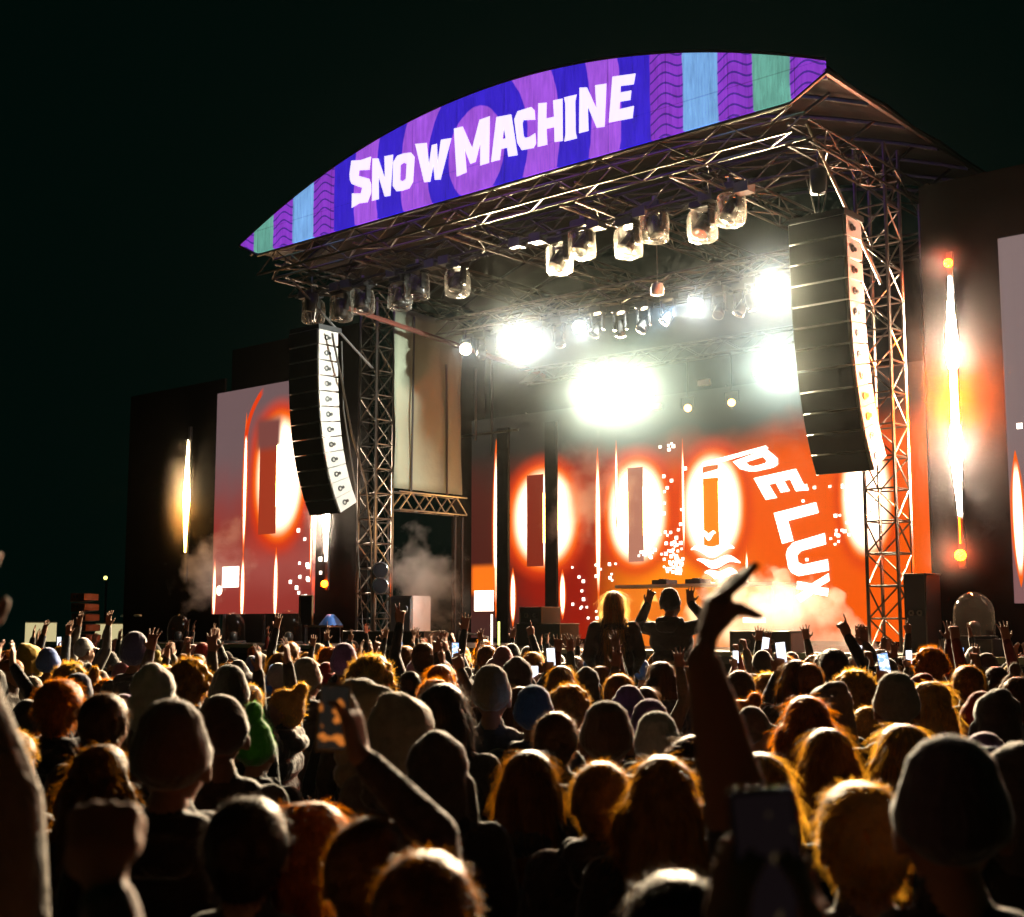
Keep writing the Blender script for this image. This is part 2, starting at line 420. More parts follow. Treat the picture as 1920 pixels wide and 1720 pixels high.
truss('lighting_truss', 'middle lighting truss with bright white lamps', (-21.2, 22.0, 8.95), (-11.0, 22.0, 8.95), .32, .32, .5)
truss('lighting_truss', 'rear lighting truss holding the brightest lamps', (-20.6, 24.3, 8.05), (-11.4, 24.3, 8.05), .32, .32, .5, mat=M['steel'])
tw = dict(cat='tower', horiz=True, up=(0, 1, 0), bay=.56, cr=.032, br=.016)
truss('truss_tower', 'tall lattice tower at the left of the stage beside the pale scrim', (-22.58, 21.28, 1.64), (-22.58, 21.28, 9.7), .56, .56, **tw)
truss('truss_tower', 'tall lattice tower at the right of the stage behind the speaker array', (-9.9, 21.28, 1.64), (-9.9, 21.28, 10.4), .56, .56, **tw)
truss('truss_tower', 'slim dark lattice mast left of the left tower', (-23.3, 22.0, 1.64), (-23.3, 22.0, 8.8), .4, .4, cat='tower', horiz=True, up=(0, 1, 0), bay=.7, mat=M['steel'])
truss('truss_tower', 'second lattice tower close behind the right tower', (-9.35, 22.6, 1.64), (-9.35, 22.6, 9.6), .5, .5, **tw)
for k, (ya, za, yb, zb) in enumerate(((18.3, 9.6, 21.0, 8.0), )):
    tag(rod('brace_pole', (-22.2, ya, za), (-22.4, yb, zb), .03, M['steel'], None), 'slanted steel brace from the roof to the left tower', 'pole')
tag(rod('brace_pole', (-9.7, 18.4, 10.0), (-9.75, 21.0, 7.9), .03, M['alu'], None), 'slanted steel brace from the roof to the right tower', 'pole')
tag(rod('brace_pole', (-22.3, 19.8, 9.3), (-20.5, 25.0, 8.2), .06, simple('rust_pipe', (.16, .05, .035), .6), None), 'reddish pipe running back under the left of the roof', 'pole')

# side scrim on the left of the stage
sw = thing('side_scrim', 'pale beige scrim hanging on the left side of the stage beside the lattice tower', 'scrim', (-22.2, 22.6, 5.2))
m, nt, p, o = new_mat('beige_mesh')
vec, (x, y, z) = coords(nt)
fold = noise(nt, vec, 1.1, 5, .55)
c = over(nt, (.27, .30, .22), (.36, .40, .29), fold); nt.links.new(c, p.inputs['Base Color']); p.inputs['Roughness'].default_value = .9; bump(nt, p, fold, .5, .1)
mb = MB(); ny, nz = 16, 20
for i in range(ny+1):
    for j in range(nz+1):
        mb.v.append((-22.2 + .03*math.sin(i*.5+j*.3) + .012*math.sin(i*1.3-j*.8), 21.5+2.3*i/ny, 5.24+4.3*j/nz))
for i in range(ny):
    for j in range(nz):
        a = i*(nz+1)+j; mb.f.append((a, a+nz+1, a+nz+2, a+1))
s_ = mb.build('fabric', m, sw, True); s_.modifiers.new('t', 'SOLIDIFY').thickness = .008
rod('pole', (-22.1, 23.2, 5.2), (-22.1, 23.15, 8.4), .03, M['alu'], sw)
rod('pole', (-22.12, 22.0, 5.2), (-22.12, 22.05, 9.4), .025, M['steel'], sw)
truss('roof_truss', 'short horizontal truss under the beige side scrim', (-22.2, 21.55, 4.95), (-22.2, 23.85, 4.95), .3, .42, .38, br=.022)
for y in (23.6, 23.85):
    tag(rod('scaffold_pole', (-22.2, y, 1.64), (-22.2, y, 4.75), .025, M['steel'], None), 'thin scaffold pole below the side scrim, %s one' % ('nearer' if y < 23.7 else 'farther'), 'pole')
# far side panel between scrim and screen
tag(MB().box((-23.0, 24.3, 1.64), (-22.95, 25.5, 9.6)).build('side_drape', M['drape']), 'dark drape in the rear left corner of the stage', 'drape')

# ================================================================ LED SCREENS
def oval(nt, col, x, z, cx_, cz, hw, hh, white=(5.5, 4.2, 3.0), org=(1.15, .22, .015), red=(.75, .045, .004)):
    ex = (x-cx_).abs()/hw; ez = (z-cz).abs()/hh
    d = ((ex*ex) + (ez*ez)*(ez*.35+.65)).sqrt()
    col = over(nt, col, red, d.ss(1.02, 1.5)); col = over(nt, col, org, d.ss(.92, 1.2)); col = over(nt, col, white, d.ss(.45, 1.06))
    return col
def rect(nt, col, x, z, x0, x1, z0, z1, c, s=.012, fac=1.0):
    mk = x.ss(x0, x0-s)*x.ss(x1, x1+s)*z.ss(z0, z0-s)*z.ss(z1, z1+s)
    return over(nt, col, c, mk*fac)
def streak_(nt, col, x, z, cx_, zc, hw, hh, org=(1.0, .13, .008), white=(4.5, 3.4, 2.2), wf=.62):
    e = (z-zc)/hh; prof = (e*e).inv().max(0.0005)
    d = (x-cx_).abs()/(prof*hw)
    ins = e.abs().ss(.96, 1.0)
    col = over(nt, col, org, d.ss(.75, 1.25)*ins)
    return over(nt, col, white, d.ss(wf*.6, wf*1.2)*e.abs().ss(.45, .85))

def screen_mat(name):
    m, nt, p, o = new_mat(name); vec, (x, y, z) = coords(nt)
    p.inputs['Base Color'].default_value = (.03, .028, .03, 1); p.inputs['Roughness'].default_value = .6
    p.inputs['Emission Strength'].default_value = 1; quiet(m)
    return m, nt, p, vec, x, z
def led_grid(nt, col, vec, p, x, z):
    pix = noise(nt, vec, 90, 1)
    hs = nt.nodes.new('ShaderNodeHueSaturation'); nt.links.new(col, hs.inputs['Color'])
    seam = ((x*(2*math.pi/1.0)).sin().abs().ss(.0, .012)).max((z*(2*math.pi/1.0)).sin().abs().ss(.0, .012))
    nt.links.new(((pix*.6+.7)*(seam*-.3+1.0)).v, hs.inputs['Value'])
    nt.links.new(hs.outputs[0], p.inputs['Emission Color'])

# central screen
m, nt, p, vec, x, z = screen_mat('central_screen_picture')
cl = noise(nt, vec, .55, 3)
col = over(nt, (.30, .008, .002), (.92, .105, .002), (x + (cl-.5)*3).ss(-16.0, -19.8))      # red on the left, orange on the right
col = over(nt, col, (1.15, .34, .006), ((x+16.8).abs().ss(.4, 2.6))*((z-2.9).abs().ss(.2, 1.3))*.7)
col = over(nt, col, (.035, .014, .01), (x + (cl-.5)*1.5).ss(-22.2, -20.6)*.85)
col = over(nt, col, (.022, .02, .016), (z + (cl-.5)*1.2).ss(6.5, 5.3))
col = over(nt, col, (.10, .012, .008), z.ss(2.5, 3.4).inv()*0.0)
col = over(nt, col, (.06, .02, .016), (z + (cl-.5)*.8).ss(1.9, 2.9)*x.ss(-21.4, -19.6))
for cx_, hw in ((-20.55, 1.02), (-17.78, .84), (-15.74, .78), (-12.1, .55)):
    col = oval(nt, col, x, z, cx_, 4.66 if cx_ > -20 else 4.68, hw, 1.2)
for x0, x1, z0, z1, c in ((-21.09, -20.57, 3.5, 5.74, (.22, .02, .008)), (-18.02, -17.6, 3.52, 5.69, (.5, .2, .13)), (-15.97, -15.58, 3.7, 5.3, (1.0, .26, .012))):
    col = rect(nt, col, x, z, x0, x1, z0, z1, c)
col = rect(nt, col, x, z, -15.97, -15.58, 5.42, 5.58, (.85, .2, .05))
for cx_, zc, hw, hh in ((-22.11, 4.5, .13, 2.3), (-23.22, 2.8, .1, .75), (-21.55, 2.75, .11, .75), (-19.98, 2.8, .11, .62), (-18.9, 4.4, .1, 1.9), (-16.5, 4.9, .045, 1.4), (-18.35, 5.3, .05, 1.1), (-14.9, 3.0, .05, .8)):
    col = streak_(nt, col, x, z, cx_, zc, hw, hh)
col = rect(nt, col, x, z, -22.83, -22.2, 2.95, 3.45, (1.1, .2, .01), .2)
col = rect(nt, col, x, z, -22.83, -22.2, 2.43, 2.92, (6, 4.6, 3.4), .02)
led_grid(nt, col, vec, p, x, z)
sc = thing('video_screen', 'wide central video screen with glowing orange arches and white lettering', 'video screen', (-16.5, 25, 1.64))
mb = MB()
mb.box((-23.6, 25.0, 1.75), (-9.4, 25.12, 7.3)); mb.build('display', m, sc)
for k in range(8):
    rod('frame_pole', (-23.3+k*1.95, 25.3, 1.64), (-23.3+k*1.95, 25.3, 7.4), .03, M['steel'], sc)
M['scrwhite'] = emit('screen_white', (1, .90, .74), 3.2, False)
M['archglow'] = emit('arch_white', (1, .50, .13), ARCH_K)
for ch, q in [('D', [(-14.35,5.83),(-13.9,5.45),(-14.89,5.33),(-15.18,5.62)]), ('E', [(-13.66,5.36),(-13.42,4.88),(-14.38,4.72),(-14.67,5.22)]),
              ('L', [(-13.21,4.61),(-13.05,3.98),(-14.02,3.78),(-14.2,4.44)]), ('U', [(-13.03,3.96),(-12.96,3.19),(-13.85,3.06),(-13.97,3.75)]),
              ('X', [(-12.97,3.13),(-12.93,2.68),(-13.7,2.5),(-13.77,2.97)])]:
    letter(ch, q, 24.975, M['scrwhite'], sc, .018)
def flat(name, pts, y, mat, parent, d=.016):
    n = len(pts)
    return MB().add([(a, y, b) for a, b in pts]+[(a, y+d, b) for a, b in pts], [list(range(n)), [n+i for i in range(n)][::-1]]+[(i, n+i, n+(i+1) % n, (i+1) % n) for i in range(n)]).build(name, mat, parent)
flat('lettering_bar', [(-15.98,5.56),(-15.96,5.66),(-14.36,5.90),(-14.30,5.84),(-15.2,5.68)], 24.975, M['scrwhite'], sc)
flat('lettering_bar', [(-15.98,5.31),(-15.97,5.42),(-15.54,5.49),(-15.54,5.37)], 24.975, M['scrwhite'], sc)
# wavy white figure at the foot of the third arch
def wav(z0, x0, x1, a, t, ph):
    n = 14; up_ = [(x0+(x1-x0)*i/n, z0+t/2*math.sin(math.pi*(i+.6)/(n+1.2))+a*math.sin(ph+i*.62)) for i in range(n+1)]
    dn = [(x0+(x1-x0)*i/n, z0-t/2*math.sin(math.pi*(i+.6)/(n+1.2))+a*math.sin(ph+i*.62)) for i in range(n+1)]
    return dn+up_[::-1]
for z0, x0, x1, a, t, ph in ((3.72, -16.3, -15.2, .06, .24, .4), (3.45, -16.15, -15.05, .06, .2, 1.4), (3.18, -15.95, -15.1, .05, .22, .9), (2.98, -15.9, -15.2, .04, .14, 2), (4.05, -16.05, -15.66, .05, .16, 0)):
    flat('wavy_shape', wav(z0, x0, x1, a, t, ph), 24.975, M['scrwhite'], sc)
def sparks(name, pts, y, s, parent):
    mb = MB()
    for a, b in pts:
        q = s*random.uniform(.7, 1.25); mb.box((a-q, y, b-q), (a+q, y+.014, b+q))
    o = mb.build(name, M['scrwhite'], parent); o['kind'] = 'stuff'; return o
pts = [(-16.75+random.gauss(0, .14), 3.2+abs(random.gauss(0, .55))) for _ in range(60)] + [(-17.5+random.gauss(0, .2), 3.6+abs(random.gauss(0, .2))) for _ in range(16)]
pts += [(-18.9+random.uniform(-.8, .6), random.uniform(2.2, 3.5)) for _ in range(22)] + [(-13.0+random.uniform(-.6, .5), random.uniform(3.4, 5.3)) for _ in range(16)]
pts += [(random.uniform(-17.2, -16.4), random.uniform(4.2, 6.3)) for _ in range(12)] + [(-12.7+random.gauss(0, .12), 3.9+random.gauss(0, .1)) for _ in range(8)]
sparks('spark_pixels', pts, 24.978, .032, sc)
def arch_plate(cx_, cz, hw, hh, door, y, parent):
    n = 28; k = .5
    ox = lambda a: cx_ + hw*k*math.copysign(abs(math.cos(a))**.9, math.cos(a))
    oz = lambda a: cz + hh*k*1.02*math.copysign(abs(math.sin(a))**.8, math.sin(a))
    dl, dr = door
    for sd, xe in ((-1, dl-.01), (1, dr+.01)):
        pts = [(ox(a), oz(a)) for a in np.linspace(math.pi/2, math.pi*3/2, n) if ox(a) < xe] if sd < 0 else [(ox(a), oz(a)) for a in np.linspace(-math.pi/2, math.pi/2, n) if ox(a) > xe]
        if len(pts) < 4: continue
        pts = [(xe, pts[0][1])] + pts + [(xe, pts[-1][1])]
        flat('arch_glow', pts, y, M['archglow'], parent, .012)
for cx_, hw, dr in ((-20.55, 1.02, (-21.09, -20.57)), (-17.78, .84, (-18.02, -17.6)), (-15.74, .78, (-15.97, -15.58)), (-11.75, .9, (-11.8, -11.78))):
    if cx_ < -12: arch_plate(cx_, 4.67, hw, 1.2, dr, 24.982, sc)
# dark masking legs in front of the central screen
for i, (xa, wd) in enumerate(((-21.38, .36), (-19.86, .34))):
    tag(MB().box((xa-wd/2, 24.4, 1.645), (xa+wd/2, 24.48, 6.9)).build('masking_leg', M['drape']), 'tall narrow black masking strip in front of the screen, %s of two' % ('left' if i == 0 else 'right'), 'drape')

# left screen
m, nt, p, vec, x, z = screen_mat('left_screen_picture')
cl = noise(nt, vec, .8, 3)
col = over(nt, (.16, .098, .10), (.30, .035, .026), (z+(cl-.5)*1.2).ss(4.3, 6.6))
col = over(nt, col, (.42, .10, .08), ((z+(cl-.5)).ss(2.5, 3.6).inv())*((z+(cl-.5)).ss(3.5, 4.6))*.6)
col = over(nt, col, (.55, .03, .01), (x+26.0).abs().ss(.5, 1.3)*z.ss(6.8, 7.8)*z.ss(4.2, 3.4)*.5)
col = oval(nt, col, x, z, -25.75, 5.75, .92, 1.5)
col = rect(nt, col, x, z, -26.52, -25.85, 4.32, 7.1, (.36, .04, .015))
col = rect(nt, col, x, z, -26.52, -25.85, 6.6, 7.1, (.2, .06, .05), .3)
for cx_, zc, hw, hh, wf in ((-27.1, 5.6, .11, 1.9, .5), (-28.26, 2.95, .09, .85, .6), (-27.1, 2.95, .1, .95, .6), (-25.8, 3.0, .1, 1.0, .6), (-24.5, 4.2, .06, 1.2, .3)):
    col = streak_(nt, col, x, z, cx_, zc, hw, hh, wf=wf)
rr = (((x+25.4)*(x+25.4)) + (z-6.6)*(z-6.6)).sqrt()
col = over(nt, col, (.8, .05, .006), (rr-1.72).abs().ss(.05, .09)*x.ss(-26.6, -26.4)*z.ss(6.9, 6.7))
col = rect(nt, col, x, z, -27.92, -27.27, 3.04, 3.53, (5.5, 4.4, 3.6), .03)
col = over(nt, col, (5, 4, 3), ((((x+28.05)*(x+28.05))+(z-2.95)*(z-2.95)).sqrt()).ss(.1, .14))
led_grid(nt, col, vec, p, x, z)
sl = thing('video_screen', 'tall left video screen with a glowing arch on mauve', 'video screen', (-26.4, 21, 1.62))
MB().box((-28.35, 21.0, 2.35), (-24.45, 21.1, 8.1)).build('display', m, sl)
arch_plate(-25.75, 5.75, .92, 1.5, (-26.52, -25.85), 20.982, sl)
sparks('spark_pixels', [(-24.9+random.gauss(0, .3), random.uniform(2.7, 4.4)) for _ in range(16)], 20.978, .045, sl)
for xx in (-28.0, -26.4, -24.8): rod('leg', (xx, 21.15, 1.62), (xx, 21.15, 8.1), .04, M['steel'], sl)
rod('top_light', (-24.62, 20.9, 8.14), (-24.45, 20.9, 8.14), .035, emit('pink_led', (1, .3, .25), 2, False), sl)

# right screen
m, nt, p, vec, x, z = screen_mat('right_screen_picture')
cl = noise(nt, vec, .8, 3)
col = over(nt, (.22, .155, .15), (.22, .10, .10), (z+(cl-.5)).ss(3.0, 5.5))
col = streak_(nt, col, x, z, -7.6, 3.75, .12, 1.1)
col = oval(nt, col, x, z, -5.6, 5.2, .8, 1.4)
col = rect(nt, col, x, z, -7.55, -7.47, 5.17, 5.25, (4, 3.3, 2.6))
led_grid(nt, col, vec, p, x, z)
s2 = thing('video_screen', 'tall right video screen cut by the right picture edge', 'video screen', (-5.8, 21, 1.62))
MB().box((-7.72, 21.0, 2.42), (-3.85, 21.1, 8.3)).build('display', m, s2)
for xx in (-7.4, -5.8, -4.2): rod('leg', (xx, 21.15, 1.62), (xx, 21.15, 8.3), .04, M['steel'], s2)

# ================================================================ LIGHT BATTENS, BLOOM BUILT INTO THEIR FLAME SHAPE
def batten(label, x, y, segs, dots, zlo, zhi):
    t = thing('light_batten', label, 'light', (x, y, zlo))
    box('housing', (x-.05, y+.03, zlo), (x+.05, y+.09, zhi), M['black'], t)
    for z0, z1, r0, r1, col, st in segs:
        prof = [(.006 + max(0, r0 if False else r0 + (r1-r0)*q)*1.0, z0+(z1-z0)*q) for q in np.linspace(0, 1, 14)]
        MB().lathe(prof, (x, y, 0), 12).build('bloom_diffuser', emit('batten_glow', col, st*BATTEN_K), t, True)  # tapered shape builds the overexposed bloom into the strip
    for z0, rad, col, st in dots:
        mb = MB().lathe([(rad*math.sin(math.pi*q/8)+.001, -rad*math.cos(math.pi*q/8)) for q in range(9)], (x, y-.02, z0), 12); mb.build('end_lamp', emit('end_glow', col, st), t, True)
    return t
WH, OR = (1, .78, .58), (1, .07, .001)
batten('tall two part glowing white batten right of the stage tower', -8.63, 21.2,
       [(7.87, 6.6, .004, .10, WH, 26), (6.6, 6.32, .10, .07, WH, 26), (6.31, 5.34, .05, .06, (1, .11, .002), 170), (5.33, 5.0, .07, .10, WH, 24), (5.0, 3.86, .10, .004, WH, 26), (3.85, 3.4, .006, .006, OR, 2)],
       [(8.1, .07, OR, 160), (3.21, .09, OR, 160)], 3.0, 8.3)
batten('flame shaped glowing batten at the far left edge of the stage', -29.86, 21.2,
       [(7.02, 5.4, .004, .085, (1, .70, .38), 7), (5.4, 4.0, .085, .004, (1, .45, .10), 8)], [], 3.2, 7.4)
batten('glowing batten between the left screen and the left speaker array', -24.2, 21.2,
       [(7.0, 5.2, .004, .09, WH, 8), (5.2, 4.7, .09, .08, WH, 9), (4.7, 3.6, .08, .004, WH, 10)], [(3.05, .08, OR, 130)], 2.9, 7.3)

# ================================================================ SPEAKER ARRAYS
def line_array(label, xr, yf, ztop, n=12, h=.343, w_=.98, dep=.58, out=.0):
    t = thing('speaker_array', label, 'speaker array', (xr-w_/2, yf+dep/2, ztop))
    box('fly_frame', (xr-w_, yf+.02, ztop), (xr, yf+dep+.1, ztop+.1), M['fix'], t)
    p = Vector((0, yf, ztop-.01)); ang = 0.0
    for i in range(n):
        ang = R(1.0 + 26*(i/(n-1))**2.0)*1
        fz = Vector((0, math.sin(ang), -math.cos(ang))); fy = Vector((0, math.cos(ang), math.sin(ang)))
        # outline of the side in the Y-Z plane, front edge first; the box is a shallow wedge
        a = p; b = p + fz*(h-.012); c_ = b + fy*dep - fz*.035*-0 ; d = a + fy*dep
        c_ = b + fy*dep - fz*.02; d = a + fy*dep + fz*.02
        v = []
        for xx in (xr-w_, xr): v += [(xx, q.y, q.z) for q in (a, b, c_, d)]
        cab = mesh('cabinet', v, [(0, 1, 2, 3), (7, 6, 5, 4), (0, 4, 5, 1), (1, 5, 6, 2), (2, 6, 7, 3), (3, 7, 4, 0)], M['cab'], t)
        g = [a - fy*.012 + fz*.012, b - fy*.012 - fz*.012, b - fy*.004 - fz*.012, a - fy*.004 + fz*.012]
        v = []
        for xx in (xr-w_+.012, xr-.03): v += [(xx, q.y, q.z) for q in g]
        mesh('grille', v, [(0, 1, 2, 3), (7, 6, 5, 4), (0, 4, 5, 1), (1, 5, 6, 2), (2, 6, 7, 3), (3, 7, 4, 0)], M['grille'], cab)
        # handle recess and logo plate on the outer side
        mid = a + fz*h*.5 + fy*dep*.42
        mb = MB(); mb.lathe([(.062, 0), (.062, .012), (.03, .014)], (xr, mid.y, mid.z), 12, (1, 0, 0)); mb.build('handle_cup', M['fix'], cab)
        q = mid + fy*.09; mb = MB(); mb.lathe([(.035, 0), (.035, .016), (.001, .016)], (xr, q.y, q.z), 10, (1, 0, 0)); mb.build('pin', M['fix'], cab)
        rl = [a+fy*.02, b+fy*.02]
        rod('rigging_rail', (xr+.012, rl[0].y, rl[0].z), (xr+.012, rl[1].y, rl[1].z), .012, M['alu'], cab)
        p = b + fz*.012
    return t
line_array('curved hanging speaker array left of the stage in front of the left tower', -21.72, 18.7, 8.5)
line_array('large curved hanging speaker array at the right of the stage', -9.26, 18.7, 8.5)
for x0, lab in ((-22.3, 'chain hoist above the left speaker array'), (-9.84, 'chain hoist above the right speaker array')):
    t = thing('chain_hoist', lab, 'hoist', (x0, 19.0, 8.62))
    MB().lathe([(.001, 0), (.13, .02), (.14, .4), (.001, .42)], (x0, 19.0, 9.0), 12).build('motor', M['fix'], t, True)
    rod('chain', (x0, 19.0, 8.6), (x0, 19.0, 9.8), .015, M['alu'], t)
    for s in (-.22, .22): rod('cable', (x0+s, 19.0, 9.35), (x0+s*.2, 19.0, 8.62), .01, M['alu'], t)
# cables looping from the left array to the tower
mb = MB(); mb.tube([(-21.55, 18.95, 8.4), (-21.6, 19.3, 7.4), (-21.9, 19.9, 6.3), (-22.2, 20.6, 5.3), (-22.3, 20.9, 4.0), (-22.35, 21.0, 1.7)], .022, 6)
tag(mb.build('cable', M['alu']), 'thick cable sagging from the left speaker array to its tower', 'cable')
mb = MB(); mb.tube([(-21.68, 19.35, 8.3), (-21.75, 19.5, 6.8), (-22.1, 20.2, 5.2), (-22.6, 20.8, 3.5), (-22.5, 20.9, 1.7)], .016, 6)
tag(mb.build('cable', M['cable']), 'second thinner cable down the back of the left speaker array', 'cable')

# ================================================================ MOVING LIGHTS WITH CLEAR RAIN COVERS
m, nt, p, o = new_mat('clear_cover')
for n in list(nt.nodes):
    if n != o: nt.nodes.remove(n)
tr = nt.nodes.new('ShaderNodeBsdfTransparent'); tr.inputs[0].default_value = (.93, .93, .9, 1)
tl = nt.nodes.new('ShaderNodeBsdfTranslucent'); tl.inputs[0].default_value = (.9, .88, .8, 1)
gl = nt.nodes.new('ShaderNodeBsdfGlossy'); gl.inputs['Roughness'].default_value = .12
lw = nt.nodes.new('ShaderNodeLayerWeight'); lw.inputs[0].default_value = .35
vec, _ = coords(nt); cr = noise(nt, vec, 7, 4, .6)
f1 = X(nt, lw.outputs['Facing']); fac = (f1*f1*.75 + cr.ss(.62, .45)*.22 + .035).min(.95)
bp = nt.nodes.new('ShaderNodeBump'); bp.inputs['Strength'].default_value = .9; bp.inputs['Distance'].default_value = .04; nt.links.new(cr.v, bp.inputs['Height'])
nt.links.new(bp.outputs[0], gl.inputs['Normal'])
m1 = nt.nodes.new('ShaderNodeMixShader'); m1.inputs[0].default_value = .35; nt.links.new(tl.outputs[0], m1.inputs[1]); nt.links.new(gl.outputs[0], m1.inputs[2])
m2 = nt.nodes.new('ShaderNodeMixShader'); nt.links.new(fac.v, m2.inputs[0]); nt.links.new(tr.outputs[0], m2.inputs[1]); nt.links.new(m1.outputs[0], m2.inputs[2])
nt.links.new(m2.outputs[0], o.inputs['Surface'])
M['clear'] = m
M['lensred'] = simple('red_lens', (.75, .09, .03), .15, .3, .2, 5, 0)
M['lens'] = simple('dark_lens', (.05, .05, .06), .08, .4, .2, 5, 0)
def covered_light(x, z, label, tilt, red, s=1.0):
    y = 19.6
    t = thing('moving_light', label, 'stage light', (x, y, z+.5), 'covered moving lights')
    box('base', (x-.2, y-.16, z+.34), (x+.2, y+.16, z+.5), M['fix'], t, .02)
    for sx in (-.17, .17): box('yoke_arm', (x+sx-.03, y-.07, z-.02), (x+sx+.03, y+.07, z+.34), M['fix'], t, .012)
    ax = Vector((.25*random.uniform(-1, 1), -math.sin(tilt), -math.cos(tilt))).normalized()
    c0 = Vector((x, y, z+.03))
    MB().lathe([(.001, -.2), (.1, -.2), (.13, -.05), (.15, .12), (.155, .2), (.14, .2)], c0, 16, ax).build('head', M['fix'], t, True)
    MB().lathe([(.14, .196), (.1, .215), (.001, .225)], c0, 16, ax).build('lens', M['lensred'] if red else M['lens'], t, True)
    rr = .275*s; n = 22; prof = [(.20, .30), (.255, .26), (.27, .1), (.27, -.1), (.255, -.22), (.18, -.25), (.10, -.255)]
    mb = MB()
    for i, (q, zz) in enumerate(prof):
        for k in range(n):
            a = 2*math.pi*k/n; j = 1 + .05*math.sin(3*a+i+x*7) + random.uniform(-.03, .03)
            mb.v.append((x+q*s*j*math.cos(a), y+q*s*j*math.sin(a), z+zz*s+random.uniform(-.012, .012)))
    for i in range(len(prof)-1):
        for k in range(n): mb.f.append((i*n+k, i*n+(k+1) % n, (i+1)*n+(k+1) % n, (i+1)*n+k))
    mb.build('rain_cover', M['clear'], t, True)
    rod('clamp', (x, y, z+.5), (x, y, z+.62), .05, M['alu'], t)
    return t
PODS = [(-22.95, 9.18, 0, 'leftmost'), (-21.99, 9.10, 0, 'second from left'), (-21.29, 9.15, 0, 'third from left'), (-20.11, 9.06, 0, 'fourth from left'), (-19.59, 9.2, 0, 'fifth from left'), (-18.42, 9.07, 0, 'sixth from left'),
        (-15.71, 9.08, 1, 'seventh from left, with a red lens,'), (-15.14, 9.28, 0, 'eighth from left'), (-14.06, 9.1, 1, 'ninth from left, with a red lens,'), (-13.46, 9.28, 0, 'tenth from left'), (-12.43, 9.1, 1, 'eleventh from left, with a red lens,'), (-11.85, 9.27, 0, 'rightmost')]
for x, z, red, wh in PODS:
    covered_light(x, z, '%s clear covered moving light on the front truss' % wh, .55 if red else random.uniform(-.3, .6), red)
# small clutter on the front truss: black cable bundles
for k, (xa, xb) in enumerate(((-23.4, -20.9), (-20.5, -17.6), (-17.2, -14.6), (-14.2, -11.4))):
    mb = MB()
    for j in range(3):
        mb.tube([(xa+(xb-xa)*i/10, 19.45+.1*j, 9.56+.05*math.sin(i*2.1+j)+random.uniform(-.05, .04)) for i in range(11)], .022, 5)
    for j in range(3):
        xx = xa+(xb-xa)*random.random(); mb.box((xx-.14, 19.35, 9.5), (xx+.14, 19.6, 9.68))
    tag(mb.build('cable_bundle', M['cable']), 'black cable bundle on the front lighting truss, %s from left' % ['first', 'second', 'third', 'fourth'][k], 'cables')

# ================================================================ LAMPS ON THE INNER TRUSSES
def lamp(label, x, y, z, power, core, col=(.93, 1, .96), warm=False, ztr=None, group=None, sz=1.0):
    pw_ = power
    t = thing('stage_lamp', label, 'stage light', (x, y, z+.3), group)
    aim = (Vector((-3.0, 4.5, 1.5)) - Vector((x, y, z))).normalized()
    MB().lathe([(.001, -.22*sz), (.11*sz, -.2*sz), (.15*sz, -.02), (.16*sz, .06), (.14*sz, .06)], (x, y, z), 14, aim).build('head', M['fix'], t, True)
    MB().lathe([(.138*sz, .05), (.07*sz, .065), (.001, .07)], (x, y, z), 14, aim).build('lens', emit('lamp_lens', col, core, False), t, True)
    mb = MB(); mb.tube([(x-.17, y, z), (x-.17, y, z+.24), (x+.17, y, z+.24), (x+.17, y, z)], .02, 6); mb.build('yoke', M['chrome'] if sz == 1 else M['fix'], t)
    rod('clamp', (x, y, z+.24), (x, y, (ztr or z+.45)), .02, M['chrome'] if sz == 1 else M['fix'], t)
    L = bpy.data.lights.new('lamp_light', 'SPOT'); L.energy = power*LAMP_K; L.color = col; L.shadow_soft_size = .12; L.spot_size = R(78); L.spot_blend = .5
    lo = bpy.data.objects.new('lamp_light', L); COL.objects.link(lo); lo.parent = t; lo.matrix_parent_inverse = Matrix.Translation(-t.location)
    lo.location = Vector((x, y, z)) + aim*.2; lo.rotation_mode = 'QUATERNION'; lo.rotation_quaternion = Vector((0, 0, -1)).rotation_difference(aim)
    return t
LAMPS = [('small white lamp at the far left of the middle truss', -20.4, 22, 8.37, 700, 20), ('large glaring white lamp left on the middle truss', -18.83, 22, 8.33, 17000, 90), ('medium white lamp near the centre of the middle truss', -17.09, 22, 8.4, 3000, 40),
         ('small white lamp right of centre on the middle truss', -14.14, 22, 8.41, 3200, 40), ('large glaring white lamp at the right of the middle truss', -12.4, 22, 8.47, 15000, 100),
         ('left of the three blinding lamps on the rear truss', -18.5, 24.3, 7.43, 8000, 100), ('middle of the three blinding lamps on the rear truss', -17.9, 24.3, 7.4, 8000, 100), ('right of the three blinding lamps on the rear truss', -17.3, 24.3, 7.37, 8000, 100),
         ('large white lamp at the right end of the rear truss', -13.55, 24.3, 7.45, 13000, 100)]
for lab, x, y, z, pw, core in LAMPS: lamp(lab, x, y, z, pw, core, (1, .74, .42) if 'three' in lab else (1, .80, .52), ztr=8.8 if y < 23 else 7.95)
tl_ = bpy.data.objects['stage_lamp.003']
L = bpy.data.lights.new('lamp_light', 'SPOT'); L.energy = 5000; L.color = (.94, 1, .9); L.shadow_soft_size = .1; L.spot_size = R(62); L.spot_blend = .7  # second spot added in this fixture to brighten left array and scrim
lo = bpy.data.objects.new('lamp_light', L); COL.objects.link(lo); lo.parent = tl_; lo.matrix_parent_inverse = Matrix.Translation(-tl_.location)
lo.location = (-14.3, 21.8, 8.35); lo.rotation_mode = 'QUATERNION'; lo.rotation_quaternion = Vector((0, 0, -1)).rotation_difference((Vector((-22, 20.0, 6.0)) - Vector((-14.3, 21.8, 8.35))).normalized())
lamp('left of two small warm lamps above the third arch', -15.88, 24.3, 6.8, 60, 9, (1, .5, .12), ztr=7.95, sz=.6)
